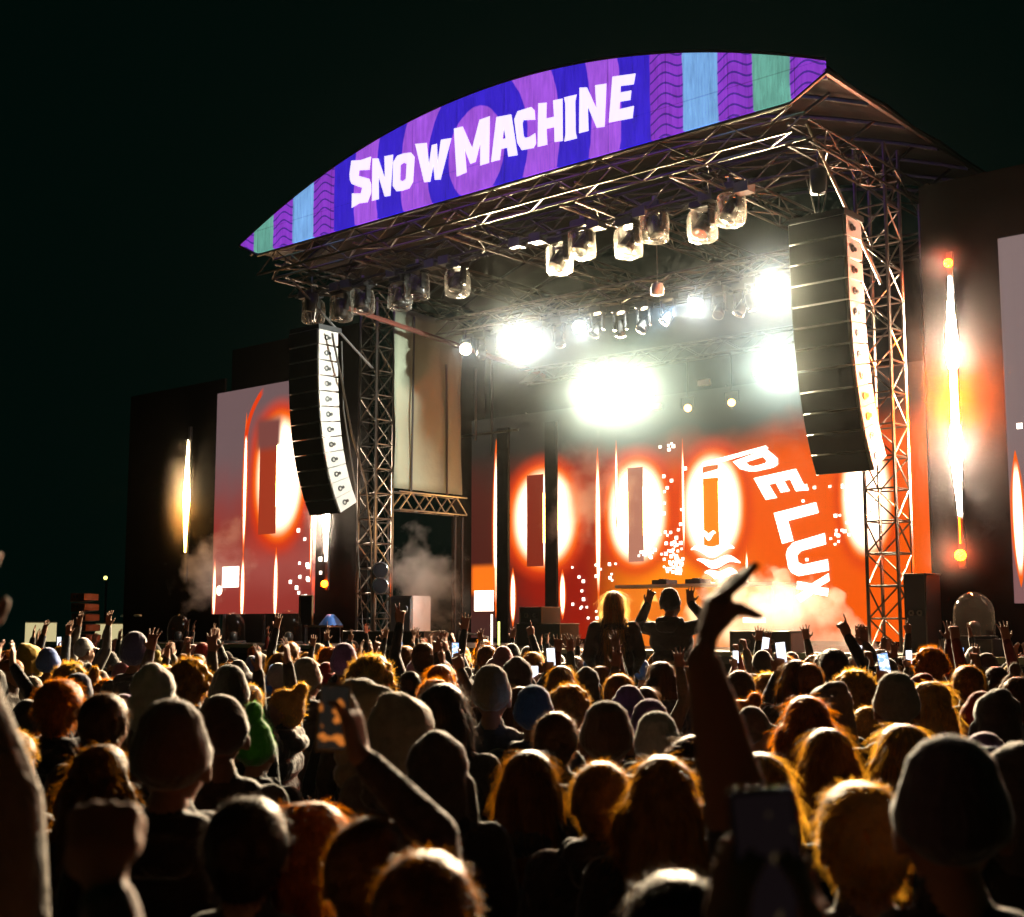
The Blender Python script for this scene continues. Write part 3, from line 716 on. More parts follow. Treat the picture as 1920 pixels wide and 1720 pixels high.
lamp('right of two small warm lamps above the third arch', -14.77, 24.3, 6.8, 60, 9, (1, .5, .12), ztr=7.95, sz=.6)
ORD = 'first second third fourth fifth sixth seventh eighth ninth tenth eleventh twelfth'.split()
# unlit moving heads hanging from the middle truss
for i, x in enumerate((-19.9, -19.3, -18.2, -17.65, -16.6, -16.0, -15.4, -14.8, -13.6, -13.1, -12.9, -11.8)):
    t = thing('spotlight', 'unlit black spotlight under the middle truss, %s from the left' % ORD[i], 'stage light', (x, 22.0, 8.75), 'unlit spotlights under the middle truss')
    zz = 8.2 + .05*math.sin(i*2)
    box('base', (x-.16, 21.88, zz+.36), (x+.16, 22.12, zz+.5), M['fix'], t, .015)
    for s in (-.14, .14): box('yoke_arm', (x+s-.025, 21.94, zz), (x+s+.025, 22.06, zz+.37), M['chrome'], t, .01)
    ax = Vector((random.uniform(-.5, .5), random.uniform(-.8, .2), -1)).normalized()
    MB().lathe([(.001, -.16), (.085, -.15), (.11, .1), (.115, .17), (.1, .17)], (x, 22, zz+.03), 14, ax).build('head', M['fix'], t, True)
    MB().lathe([(.1, .165), (.06, .18), (.001, .185)], (x, 22, zz+.03), 14, ax).build('lens', M['lens'], t, True)
    rod('clamp', (x, 22, zz+.5), (x, 22, 8.8), .03, M['alu'], t)
# ================================================================ GEAR ON AND AROUND THE STAGE
def dome(label, x, y, z0, r, h):
    t = thing('light_dome', label, 'dome', (x, y, z0))
    prof = [(r, 0), (r*1.01, h*.25), (r*.99, h*.5)] + [(r*math.cos(a), h*.5 + (h*.5)*math.sin(a)) for a in np.linspace(.12, math.pi/2-.02, 10)]
    MB().lathe(prof, (x, y, z0+.04), 28).build('shell', M['dome'], t, True)
    MB().lathe([(.001, 0), (r*1.12, 0), (r*1.12, .04), (.001, .04)], (x, y, z0), 24).build('base_plate', M['fix'], t)
    MB().lathe([(.001, 0), (.09, 0), (.1, .12), (.07, .2), (.001, .22)], (x, y, z0+.045), 14).build('lamp_body', M['fix'], t, True)
    return t
m, nt, p, o = new_mat('dome_plastic')
for n in list(nt.nodes):
    if n != o: nt.nodes.remove(n)
tr = nt.nodes.new('ShaderNodeBsdfTransparent'); tr.inputs[0].default_value = (.95, .93, .9, 1)
gl = nt.nodes.new('ShaderNodeBsdfGlossy'); gl.inputs['Roughness'].default_value = .08; tl = nt.nodes.new('ShaderNodeBsdfTranslucent'); tl.inputs[0].default_value = (.8, .7, .6, 1)
ad = nt.nodes.new('ShaderNodeMixShader'); ad.inputs[0].default_value = .1; nt.links.new(gl.outputs[0], ad.inputs[1]); nt.links.new(tl.outputs[0], ad.inputs[2])
lw = nt.nodes.new('ShaderNodeLayerWeight'); lw.inputs[0].default_value = .3; f1 = X(nt, lw.outputs['Facing']); fac = f1*f1*f1*.7 + .035
mx = nt.nodes.new('ShaderNodeMixShader'); nt.links.new(fac.v, mx.inputs[0]); nt.links.new(tr.outputs[0], mx.inputs[1]); nt.links.new(ad.outputs[0], mx.inputs[2]); nt.links.new(mx.outputs[0], o.inputs['Surface'])
M['dome'] = m
dome('clear dome on the wing right of the right tower', -7.9, 19.8, 1.88, .30, .66)
dome('clear dome below the left half of the left screen', -27.13, 19.15, 1.66, .26, .62)
dome('clear dome under the middle of the left screen', -25.72, 19.7, 1.66, .27, .66)
dome('orange tinged clear dome under the right end of the left screen', -23.93, 19.9, 1.66, .29, .72)
box_t = thing('road_case', 'black road case under the right clear dome', 'case', (-7.9, 19.8, 1.62)); box('body', (-8.3, 19.45, 1.625), (-7.5, 20.15, 1.875), M['case'], box_t, .02)
for xx in (-8.3, -7.5): rod('edge_trim', (xx, 19.44, 1.64), (xx, 19.44, 1.87), .012, M['alu'], box_t)

# DJ table with a glowing front
dj = thing('dj_table', 'long performer table with glowing orange front at centre stage', 'table', (-15.0, 22, 1.64))
m, nt, p, vec, x, z = screen_mat('table_front_picture')
cl = noise(nt, vec, 1.2, 3)
col = over(nt, (.75, .12, .01), (1.0, .26, .012), cl)
rr = (((x+15.25)*(x+15.25)) + (z-2.35)*(z-2.35)).sqrt()
col = over(nt, col, (1.6, .75, .15), (rr-.27).abs().ss(.05, .09)*((x+15.25) + (z-2.35)*.4).ss(.14, .2))
col = over(nt, col, (.5, .05, .005), ((x+13.9)*1.6 + (z-2.3).abs()*.8).abs().ss(.1, .3)*.7)
led_grid(nt, col, vec, p, x, z)
MB().box((-16.15, 22.0, 1.66), (-12.6, 22.08, 2.80)).build('front_panel', m, dj)
box('top', (-16.2, 21.97, 2.82), (-12.55, 22.9, 2.88), M['cream'], dj, .01)
for xx in (-16.1, -12.65): box('side', (xx-.03, 22.1, 1.65), (xx+.03, 22.85, 2.81), M['black'], dj)
for i, xx in enumerate((-15.3, -14.5, -13.8)):
    t = thing('dj_player', 'flat black player deck on the performer table, %s' % ('left', 'middle', 'right')[i], 'player', (xx, 22.4, 2.88))
    box('body', (xx-.18, 22.25, 2.885), (xx+.18, 22.65, 2.98), M['fix'], t, .01)
    MB().lathe([(.001, .0), (.1, .0), (.1, .02), (.001, .025)], (xx, 22.42, 2.98), 16).build('jog_wheel', M['chrome'], t)
tag(MB().box((-12.95, 21.55, 2.12), (-12.5, 21.6, 2.22)).build('light_bar', emit('bar_glow', (1, .9, .75), 4, False)), 'short white light bar right of the performer table', 'light')
# flight cases
for lab, x0, x1, y0, z0, z1 in (('lower road case with pale edges stacked left of the performers', -17.15, -16.05, 20.0, 1.645, 2.1), ('upper smaller road case on the stack left of the performers', -17.1, -16.55, 20.05, 2.105, 2.42),
                                ('low black monitor wedge box right of the performer table', -11.6, -10.5, 18.9, 1.645, 1.98), ('black subwoofer box at the left front of the stage', -21.0, -18.6, 18.9, 1.645, 1.95),
                                ('black equipment rack against the right tower', -9.3, -8.95, 20.5, 1.645, 2.9)):
    t = thing('road_case' if 'case' in lab else 'stage_box', lab, 'case' if 'case' in lab else 'box', ((x0+x1)/2, y0+.3, z0))
    box('body', (x0, y0, z0), (x1, y0+.6, z1), M['black'] if 'rack' in lab else M['case'], t, .015)
    for xx in (x0, x1):
        rod('edge_trim', (xx, y0-.004, z0), (xx, y0-.004, z1), .013, M['alu'], t); rod('edge_trim', (xx, y0-.004, z1), (xx, y0+.6, z1), .013, M['alu'], t)
    for zz in (z0+.015, z1-.005): rod('edge_trim', (x0, y0-.004, zz), (x1, y0-.004, zz), .013, M['alu'], t)
    for k in range(2):
        xx = x0+(x1-x0)*(.3+.4*k)
        MB().lathe([(.05, 0), (.05, .02), (.02, .02)], (xx, y0, (z0+z1)/2), 10, (0, -1, 0)).build('latch', M['alu'], t)
# white cabinet in the smoke at the left
t = thing('speaker_cabinet', 'pale lit speaker cabinet standing in the smoke by the left tower', 'speaker', (-21.3, 21.0, 1.64))
box('body', (-21.75, 21.0, 1.645), (-21.05, 21.6, 2.72), M['white'], t, .02)
box('grille', (-21.70, 20.985, 1.70), (-21.10, 20.998, 2.66), M['cab'], t)
for q in (-21.55, -21.25): MB().lathe([(.09, 0), (.09, .02), (.05, .02)], (q, 20.985, 2.42), 12, (0, -1, 0)).build('horn', M['white'], t)
# lamps clamped on the left tower
for i, zz in enumerate((3.3, 2.95)):
    t = thing('tower_lamp', '%s round lamp clamped low on the left tower' % ('upper', 'lower')[i], 'stage light', (-22.1, 21.1, zz))
    MB().lathe([(.001, -.18), (.12, -.16), (.19, .02), (.2, .1), (.17, .1)], (-22.0, 20.95, zz), 16, (.5, -.85, 0)).build('head', M['chrome'], t, True)
    MB().lathe([(.17, .09), (.1, .1), (.001, .105)], (-22.0, 20.95, zz), 16, (.5, -.85, 0)).build('lens', M['lens'], t)
    rod('clamp', (-22.3, 21.05, zz), (-22.0, 21.0, zz), .03, M['alu'], t)
# bits right of the left screen
t = thing('equipment_table', 'small equipment table with a blue tarp right of the left screen', 'table', (-23.6, 20.6, 1.62))
box('top', (-24.0, 20.4, 2.02), (-23.2, 20.9, 2.06), M['wood'], t)
for xx in (-23.95, -23.25):
    for yy in (20.45, 20.85): rod('leg', (xx, yy, 1.64), (xx, yy, 2.02), .02, M['steel'], t)
mb = MB(); 
for i in range(7):
    for j in range(7):
        a, b = i/6, j/6; hgt = .26*math.sin(math.pi*a)**.5*math.sin(math.pi*b)**.5
        mb.v.append((-23.55+.42*a, 20.45+.38*b, 2.066+hgt+random.uniform(-.02, .03)*(hgt > 0)))
for i in range(6):
    for j in range(6): mb.f.append((i*7+j, (i+1)*7+j, (i+1)*7+j+1, i*7+j+1))
tag(mb.build('blue_tarp', M['blue'], None, True), 'crumpled blue tarp on the equipment table by the left tower', 'tarp')
t = thing('monitor_box', 'small wooden framed box below the orange lamp beside the left screen', 'box', (-24.2, 20.6, 2.06))
for a, b in (((-24.4, 20.6, 2.07), (-24.4, 20.6, 2.75)), ((-23.95, 20.6, 2.07), (-23.95, 20.6, 2.75)), ((-24.4, 20.6, 2.75), (-23.95, 20.6, 2.75))): rod('frame', a, b, .025, M['wood'], t)
box('panel', (-24.39, 20.62, 2.07), (-23.96, 20.65, 2.74), M['black'], t)
# distant objects at the far left
t = thing('speaker_array', 'small ground stacked speaker array at the far left edge', 'speaker array', (-34.4, 20.9, 1.2))
M['redcab'] = simple('red_brown_cab', (.42, .12, .07), .6)
for i in range(5):
    z1 = 2.98-i*.29; sh = i*.05
    v = [(-34.75+sh, 20.8, z1-.25), (-34.05+sh, 20.8, z1-.21), (-34.05+sh, 20.8, z1-.03), (-34.75+sh, 20.8, z1), (-34.7+sh, 21.3, z1-.25), (-34.1+sh, 21.3, z1-.21), (-34.1+sh, 21.3, z1-.03), (-34.7+sh, 21.3, z1)]
    cb = mesh('cabinet', v, [(0, 1, 2, 3), (5, 4, 7, 6), (4, 0, 3, 7), (1, 5, 6, 2), (3, 2, 6, 7), (4, 5, 1, 0)], M['redcab'], t)
    for dx_ in (-.09, .05): MB().lathe([(.045, 0), (.045, .015), (.001, .015)], (-34.45+sh+dx_, 20.8, z1-.10), 10, (0, -1, 0)).build('port', M['fix'], cb)
box('stand', (-34.65, 20.85, 0), (-34.0, 21.25, 1.5), M['black'], t)
M['vinylglow'] = emit('glow_vinyl', (.85, .72, .36), .7, False)  # emission stands in for light from an unknown source on the panels
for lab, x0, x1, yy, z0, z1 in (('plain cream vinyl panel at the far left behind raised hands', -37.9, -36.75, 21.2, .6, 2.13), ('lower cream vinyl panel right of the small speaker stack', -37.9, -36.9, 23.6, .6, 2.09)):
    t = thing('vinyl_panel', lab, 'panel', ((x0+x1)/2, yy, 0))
    box('sheet', (x0, yy, z0), (x1+.55, yy+.05, z1), M['vinylglow'], t)
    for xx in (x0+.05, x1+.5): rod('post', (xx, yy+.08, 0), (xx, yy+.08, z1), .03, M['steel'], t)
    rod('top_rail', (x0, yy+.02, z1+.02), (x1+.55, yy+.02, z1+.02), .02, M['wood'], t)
tag(rod('light_tube', (-34.0, 22.0, 2.33), (-31.8, 21.2, 2.33), .03, M['cream'], None), 'thin pale horizontal rail beside the small speaker stack', 'rail')
t = thing('far_lamp', 'tiny yellow lamp far away in the dark on the left', 'lamp', (-53.2, 33.6, 0))
rod('post', (-53.2, 33.6, 0), (-53.2, 33.6, 4.1), .05, M['steel'], t)
MB().lathe([(.001, -.09), (.07, -.06), (.09, 0), (.07, .06), (.001, .09)], (-53.2, 33.55, 4.16), 8).build('bulb', emit('far_bulb', (1, .85, .2), 3, False), t)
t = thing('spot_lamp', 'tiny pale lamp dot in the dark between the left screen and array', 'lamp', (-24.0, 20.5, 5.5))
MB().lathe([(.001, -.05), (.04, -.03), (.05, 0), (.04, .03), (.001, .05)], (-24.25, 20.9, 6.45), 8).build('bulb', emit('pale_bulb', (1, .9, .6), 5, False), t); rod('bracket', (-24.25, 20.92, 6.45), (-24.25, 21.5, 6.45), .015, M['steel'], t)
for i, (xx, zz) in enumerate(((-15.0+.2, 7.35), (-13.2, 7.2))): pass
for i, (xx, zz, s) in enumerate(((-16.9, 6.9, .3), (-15.6, 7.3, .3), (-14.2, 7.35, .28))):
    tag(MB().box((xx-s/2, 24.5, zz), (xx+s/2, 24.58, zz+.13)).build('reflector_panel', M['cab']), 'small pale rectangular panel under the rear truss, %s' % ('left', 'middle', 'right')[i], 'panel')
tag(MB().lathe([(.001, 0), (.12, .02), (.13, .12), (.1, .22), (.001, .26)], (-13.63, 19.9, 8.12), 14).build('hanging_motor', M['cab'], None, True), 'small pale motor hanging alone under the roof centre', 'motor')
rod_ = rod('motor_chain', (-13.63, 19.9, 8.38), (-13.63, 19.9, 9.8), .008, M['steel'], None); rod_.parent = bpy.data.objects['hanging_motor']
# scaffold bits left of the central screen
for i, (yy, z0, z1) in enumerate(((24.0, 6.6, 7.6), (24.2, 6.2, 7.9))):
    tag(rod('scaffold_pole', (-21.9+.35*i, yy, z0), (-21.9+.35*i, yy, z1+.8), .03, M['alu'], None), 'short pale upright pole above the left of the central screen, %s one' % ('left', 'right')[i], 'pole')
tag(rod('scaffold_pole', (-22.9, 24.1, 6.75), (-20.6, 24.1, 6.75), .03, M['alu'], None), 'horizontal rail above the left of the central screen', 'pole')
# hand rail on the stage
mb = MB(); mb.tube([(-17.75, 19.0, 1.65), (-17.75, 19.0, 1.95), (-17.0, 19.0, 1.85), (-17.0, 19.0, 1.65)], .022, 6)
tag(mb.build('hand_rail', M['white']), 'low white hand rail at the stage front left of the road cases', 'rail')

# ---------------------------------------------------------------- smoke
def smoke(label, c0, r, dens, scale, col, seed, tilt=0.0, thr=.5):
    import bmesh
    bm = bmesh.new(); bmesh.ops.create_icosphere(bm, subdivisions=3, radius=1)
    rot = Euler((0, tilt, 0)).to_matrix()
    for v in bm.verts: v.co = rot @ Vector((v.co.x*r[0], v.co.y*r[1], v.co.z*r[2]))
    me = bpy.data.meshes.new('smoke'); bm.to_mesh(me); bm.free()
    o = put('smoke', me); o.location = c0
    mt = bpy.data.materials.new('smoke_volume'); mt.use_nodes = True; nt = mt.node_tree; nt.nodes.clear()
    out = nt.nodes.new('ShaderNodeOutputMaterial'); vol = nt.nodes.new('ShaderNodeVolumePrincipled')
    vol.inputs['Color'].default_value = col + (1,); vol.inputs['Anisotropy'].default_value = .3
    vec, (x, y, z) = coords(nt)
    ct, sn = math.cos(tilt), math.sin(tilt)
    lx = x*ct - z*sn; lz = x*sn + z*ct
    d = ((lx/r[0])*(lx/r[0]) + (y/r[1])*(y/r[1]) + (lz/r[2])*(lz/r[2])).sqrt()
    mp = nt.nodes.new('ShaderNodeMapping'); mp.inputs['Location'].default_value = (seed, seed*2.3, 0); nt.links.new(vec, mp.inputs['Vector'])
    n = noise(nt, mp.outputs[0], scale, 4, .6)
    nt.links.new(((n - thr + d.inv()*.42 - .12).max(0)*dens).v, vol.inputs['Density'])
    nt.links.new(vol.outputs[0], out.inputs['Volume']); me.materials.append(mt)
    return tag(o, label, kind='stuff')
smoke('dense pink smoke bank at the right front of the stage', (-11.8, 20.9, 1.95), (2.2, .75, 1.15), 7, 1.5, (.98, .90, .90), 1.0, .30, .46)
smoke('pale smoke rising by the left tower', (-21.3, 21.6, 2.75), (1.5, .7, 1.8), 5, 1.5, (.95, .93, .9), 4.0, 0, .5)
smoke('thin smoke drifting before the left screen', (-27.3, 20.2, 3.6), (2.1, .5, 1.3), 3.6, 1.4, (.9, .88, .88), 7.0, -.3, .5)
smoke('thin smoke drifting before the arches of the central screen', (-18.6, 24.0, 4.9), (1.8, .45, 1.7), 4.5, 1.2, (.95, .9, .92), 9.0, 0, .5)

# ---------------------------------------------------------------- mist added round lamps and battens to make their halos
def mist(label, c0, r, dens, col=(.42, .61, 1.0), g=.2, power=2.3):  # bluish default tint cancels the warm lamp colour in the halos
    import bmesh
    bm = bmesh.new(); bmesh.ops.create_icosphere(bm, subdivisions=3, radius=1)
    for v in bm.verts: v.co = Vector((v.co.x*r[0], v.co.y*r[1], v.co.z*r[2]))
    me = bpy.data.meshes.new('mist'); bm.to_mesh(me); bm.free()
    o = put('mist', me); o.location = c0
    mt = bpy.data.materials.new('mist_volume'); mt.use_nodes = True; nt = mt.node_tree; nt.nodes.clear()
    out = nt.nodes.new('ShaderNodeOutputMaterial'); vol = nt.nodes.new('ShaderNodeVolumePrincipled')
    vol.inputs['Color'].default_value = col + (1,); vol.inputs['Anisotropy'].default_value = g
    vec, (x, y, z) = coords(nt)
    d = ((x/r[0])*(x/r[0]) + (y/r[1])*(y/r[1]) + (z/r[2])*(z/r[2])).sqrt().inv().max(0)
    n = noise(nt, vec, 1.6, 2)
    nt.links.new((d.op('POWER', power)*(n*.9+.55)*dens).v, vol.inputs['Density'])
    nt.links.new(vol.outputs[0], out.inputs['Volume']); me.materials.append(mt)
    return tag(o, label, kind='stuff')
for (lab, x, y, z, pw, core), rr, dd in zip(LAMPS, (.9, 2.5, 1.5, 1.5, 2.7, 0, 3.5, 0, 2.5), (.04, .024, .034, .034, .016, 0, .022, 0, .017)):
    if rr: mist('added halo mist around the ' + lab.replace('middle of the ', ''), (x, y-.25, z-.05), (rr*1.1, rr*.8, rr), dd)
mist('added halo mist around the tall batten right of the stage', (-8.63, 21.0, 5.75), (1.35, .42, 3.2), .17, (.95, .9, .88))
mist('added halo mist around the far left flame shaped batten', (-29.86, 21.0, 5.45), (1.0, .42, 2.1), .8, (.95, .85, .7))
mist('added halo mist around the batten left of the left array', (-24.2, 21.0, 4.7), (.8, .42, 2.0), .6, (.95, .92, .88))
mist('added reddish halo mist around the lower end lamp of the right batten', (-8.63, 20.95, 3.21), (.75, .4, .75), .5, (.95, .8, .75))
mist('added reddish halo mist around the upper end lamp of the right batten', (-8.63, 20.95, 8.1), (.6, .4, .6), .5, (.95, .8, .75))

for i, (xx, zz, cc) in enumerate(((-16.82, 2.28, (1, .95, .8)), (-16.64, 2.14, (.95, 1, .25)))):
    t = thing('light_tube', '%s upright light tube at the stage front beside the dark strip' % ('tall white', 'short yellow')[i], 'light', (xx, 18.9, 1.655))
    rod('tube', (xx, 18.9, 1.70), (xx, 18.9, zz), .02, emit('tube_glow', cc, 2.5, False), t)
    MB().lathe([(.001, 0), (.06, 0), (.06, .045), (.001, .045)], (xx, 18.9, 1.656), 12).build('foot', M['fix'], t)

mist('pale grey green mist filling the upper stage under the roof', (-16.0, 22.9, 7.4), (6.2, 1.6, 2.4), .012, (.42, .74, 1.0), .2, .6)

# ================================================================ PEOPLE
M['jacket'] = fabric_obj('jacket_cloth', .8, 30, .7, .5)
M['skin'] = simple('skin', (.33, .165, .10), .7, 0, .12, 8, .1)
nt = M['skin'].node_tree; pb = nt.nodes['Principled BSDF']; tl = nt.nodes.new('ShaderNodeBsdfTranslucent'); tl.inputs[0].default_value = (.85, .30, .12, 1)
mx = nt.nodes.new('ShaderNodeMixShader'); mx.inputs[0].default_value = .04
nt.links.new(pb.outputs[0], mx.inputs[1]); nt.links.new(tl.outputs[0], mx.inputs[2]); nt.links.new(mx.outputs[0], nt.nodes['Material Output'].inputs['Surface'])
M['jeans'] = simple('trousers', (.03, .035, .05), .9)
M['shoe'] = simple('shoes', (.05, .05, .05), .6)
M['hair'] = fabric_obj('hair_mass', .55, 25, .3, .0)
M['strand'] = fabric_obj('hair_strands', .4, 25, .0, .0, trans=.75)
M['fuzz'] = fabric_obj('wool_fuzz', .9, 25, .0, .6, trans=.5)
M['knit'] = fabric_obj('knitted_wool', .95, 60, .5, 1.0, ribs=True)
M['felt'] = fabric_obj('hat_cloth', .9, 30, .4, .7)

def capsule(p0, r0, p1, r1, n=10):
    p0, p1 = Vector(p0), Vector(p1); d = p1-p0; L = d.length
    ax = d.normalized() if L > 1e-5 else Vector((0, 0, 1))
    prof = [(r0*math.sin(a), -r0*math.cos(a)) for a in np.linspace(.05, math.pi/2, 4)] + [(r1*math.cos(a), L + r1*math.sin(a)) for a in np.linspace(0, math.pi/2-.05, 4)]
    q = Vector((0, 0, 1)).rotation_difference(ax).to_matrix(); v = []; f = []
    for r_, z_ in prof:
        for k in range(n):
            a = 2*math.pi*k/n; v.append(q @ Vector((r_*math.cos(a), r_*math.sin(a), z_)) + p0)
    m_ = len(prof)
    for i in range(m_-1):
        for k in range(n): f.append((i*n+k, i*n+(k+1) % n, (i+1)*n+(k+1) % n, (i+1)*n+k))
    f.append(list(range(n))[::-1]); f.append([(m_-1)*n+k for k in range(n)])
    return v, f

def remesh(name, caps, mats, voxel=.0095, ratio=.35, smooth=3, sharp=None):
    """one continuous surface from tapered limbs: (p0, r0, p1, r1, slot)"""
    mb = MB()
    for c in caps: mb.add(*capsule(*c[:4]))
    tmp = mb.build('tmp', None)
    a = tmp.modifiers.new('r', 'REMESH'); a.mode = 'VOXEL'; a.voxel_size = voxel
    b = tmp.modifiers.new('s', 'SMOOTH'); b.factor = .5; b.iterations = smooth
    if ratio < 1: c = tmp.modifiers.new('d', 'DECIMATE'); c.ratio = ratio
    dg = bpy.context.evaluated_depsgraph_get()
    me = bpy.data.meshes.new_from_object(tmp.evaluated_get(dg)); me.name = name
    old = tmp.data; bpy.data.objects.remove(tmp); bpy.data.meshes.remove(old)
    me.materials.clear()
    for q in mats: me.materials.append(q)
    n = len(me.polygons); me.polygons.foreach_set('use_smooth', [True]*n)
    if len(mats) > 1:
        cen = np.empty(n*3); me.polygons.foreach_get('center', cen); cen = cen.reshape(-1, 3)
        best = np.full(n, 1e9); idx = np.zeros(n, int)
        for p0, r0, p1, r1, s in caps:
            p0, p1 = np.array(p0, float), np.array(p1, float); d = p1-p0; L2 = max(d@d, 1e-9)
            t = np.clip((cen-p0)@d/L2, 0, 1); dist = np.linalg.norm(cen-(p0+t[:, None]*d), axis=1) - (r0+(r1-r0)*t)
            w_ = dist < best; best[w_] = dist[w_]; idx[w_] = s
        me.polygons.foreach_set('material_index', idx)
    return me

V = lambda *a: Vector(a)
def hand(w_, d, n, side, spread=.12, curls=(.1, .1, .1, .1), thumb=.9, rr=.0098):
    d = Vector(d).normalized(); n = Vector(n); n = (n - d*n.dot(d)).normalized(); t = d.cross(n)*side; w_ = Vector(w_)
    C = []
    for o_ in (-.026, -.009, .009, .026): C.append((w_ + t*o_*.7, .019, w_ + d*.088 + t*o_, .0155, 1))
    for i, (ln, cu) in enumerate(zip((.074, .082, .076, .06), curls)):
        b = w_ + d*.09 + t*(.032 - .0215*i)
        dd = (d + t*spread*(1.5-i)).normalized()
        d1 = (dd*math.cos(cu*.6) + n*math.sin(cu*.6)); m_ = b + d1*ln*.55
        d2 = (dd*math.cos(cu*1.5) + n*math.sin(cu*1.5)); e_ = m_ + d2*ln*.5
        C += [(b, rr, m_, rr*.93, 1), (m_, rr*.93, e_, rr*.78, 1)]
    b = w_ + d*.022 + t*.03; d1 = (d*.55 + t*thumb + n*.25).normalized(); m_ = b + d1*.042; e_ = m_ + (d*.9 + t*thumb*.4 + n*.3).normalized()*.034
    C += [(b, .016, m_, .0115, 1), (m_, .0115, e_, .009, 1)]
    return C

def head_caps():
    C = [((0, -.022, 1.66), .092, (0, .012, 1.655), .09, 1), ((0, .02, 1.60), .078, (0, .045, 1.555), .052, 1), ((0, .085, 1.625), .016, (0, .112, 1.595), .015, 1),
         ((-.03, .078, 1.648), .018, (.03, .078, 1.648), .018, 1), ((-.02, .085, 1.553), .012, (.02, .085, 1.553), .012, 1), ((0, .06, 1.527), .03, (0, .07, 1.525), .026, 1),
         ((0, -.03, 1.53), .056, (0, -.02, 1.44), .062, 1)]
    for s in (-1, 1):
        C += [((s*.088, -.015, 1.635), .02, (s*.094, -.022, 1.605), .015, 1), ((s*.04, .06, 1.60), .034, (s*.035, .065, 1.585), .03, 1)]
    return C

def torso_caps(fat=1.0, hood=False):
    C = [((-.075, 0, .98), .115*fat, (.075, 0, .98), .115*fat, 0), ((-.075, .005, 1.1), .118*fat, (.075, .005, 1.1), .118*fat, 0), ((-.10, .0, 1.27), .118*fat, (.10, .0, 1.27), .118*fat, 0),
         ((-.13, -.01, 1.38), .088*fat, (.13, -.01, 1.38), .088*fat, 0), ((-.09, -.02, 1.43), .07, (.09, -.02, 1.43), .07, 0), ((0, -.015, 1.45), .075, (0, -.01, 1.5), .07, 0)]
    if hood: C += [((-.08, -.07, 1.47), .055, (.08, -.07, 1.47), .055, 0), ((-.05, -.11, 1.42), .06, (.05, -.11, 1.42), .06, 0), ((-.1, -.02, 1.48), .045, (-.06, .05, 1.46), .035, 0), ((.1, -.02, 1.48), .045, (.06, .05, 1.46), .035, 0)]
    return C
def leg_caps():
    C = []
    for s in (-1, 1):
        C += [((s*.085, 0, .95), .098, (s*.095, .02, .50), .066, 2), ((s*.095, .02, .50), .066, (s*.1, -.01, .10), .048, 2), ((s*.1, -.04, .05), .042, (s*.115, .14, .04), .036, 3)]
    return C
def arm_caps(s, el, wr, hd=None, fat=1.0, bare=False):
    sh = V(s*.185, -.01, 1.40); k = 1 if bare else 0
    C = [(sh, .072*fat, el, .055*fat, 0), (el, .055*fat if not bare else .045, V(*el).lerp(V(*wr), .9), .04*fat if not bare else .03, k), (V(*el).lerp(V(*wr), .9), .034, wr, .026, 1)]
    return C + (hd or [])
ARM_DOWN = lambda s, f=1.0: arm_caps(s, V(s*.255, -.03, 1.13), V(s*.25, .06, .90), hand(V(s*.25, .06, .90), (0, .1, -1), (-s, 0, 0), s, .06, (.5, .5, .6, .6)), f)
ARM_UP = lambda s, cu=.15, sp=.2: arm_caps(s, V(s*.30, .06, 1.66), V(s*.26, .10, 1.93), hand(V(s*.26, .10, 1.93), (-s*.1, .1, 1), (0, 1, 0), s*-1, sp, (cu,)*4))
def pose(kind):
    f = 1.0
    if kind == 'down': return torso_caps() + ARM_DOWN(-1) + ARM_DOWN(1)
    if kind == 'hoodie': return torso_caps(1.12, True) + ARM_DOWN(-1, 1.15) + ARM_DOWN(1, 1.15)
    if kind == 'open': return torso_caps() + ARM_DOWN(-1) + ARM_UP(1)
    if kind == 'both': return torso_caps(1.05, True) + ARM_UP(-1, .3, .22) + ARM_UP(1, .2, .2)
    if kind == 'vsign': return torso_caps() + ARM_DOWN(-1) + arm_caps(1, V(.29, .08, 1.66), V(.25, .1, 1.95), hand(V(.25, .1, 1.95), (-.05, 0, 1), (0, 1, 0), -1, .22, (.02, .02, 2.1, 2.1), .3))
    if kind == 'point': return torso_caps() + ARM_DOWN(-1) + arm_caps(1, V(.30, .05, 1.62), V(.2, .14, 1.88), hand(V(.2, .14, 1.88), (-.35, .1, 1), (0, 1, 0), -1, .06, (.02, 2.0, 2.1, 2.1), .2))
    if kind == 'fist': return torso_caps(1.08, True) + ARM_DOWN(-1) + arm_caps(1, V(.31, .06, 1.60), V(.28, .12, 1.88), hand(V(.28, .12, 1.88), (0, .1, 1), (0, 1, 0), -1, .02, (2.0, 2.1, 2.1, 2.1), .1))
    if kind == 'phone': return torso_caps() + ARM_DOWN(-1) + arm_caps(1, V(.27, .2, 1.45), V(.13, .33, 1.70), hand(V(.13, .33, 1.70), (-.1, .05, 1), (0, 1, 0), -1, .0, (.9, .9, 1.0, 1.1), .35))
    if kind == 'clap': return torso_caps(1.05, True) + arm_caps(-1, V(-.27, .1, 1.6), V(-.06, .16, 1.84), hand(V(-.06, .16, 1.84), (.1, .05, 1), (1, 0, 0), 1, .1, (.2,)*4)) + arm_caps(1, V(.27, .1, 1.6), V(.06, .16, 1.84), hand(V(.06, .16, 1.84), (-.1, .05, 1), (-1, 0, 0), -1, .1, (.2,)*4))
BODY = {}
BM = [M['jacket'], M['skin'], M['jeans'], M['shoe']]
for k in ('down', 'hoodie', 'open', 'both', 'vsign', 'point', 'fist', 'phone', 'clap'):
    BODY[k] = remesh('body_'+k, head_caps() + pose(k) + leg_caps(), BM, .0095, .4)
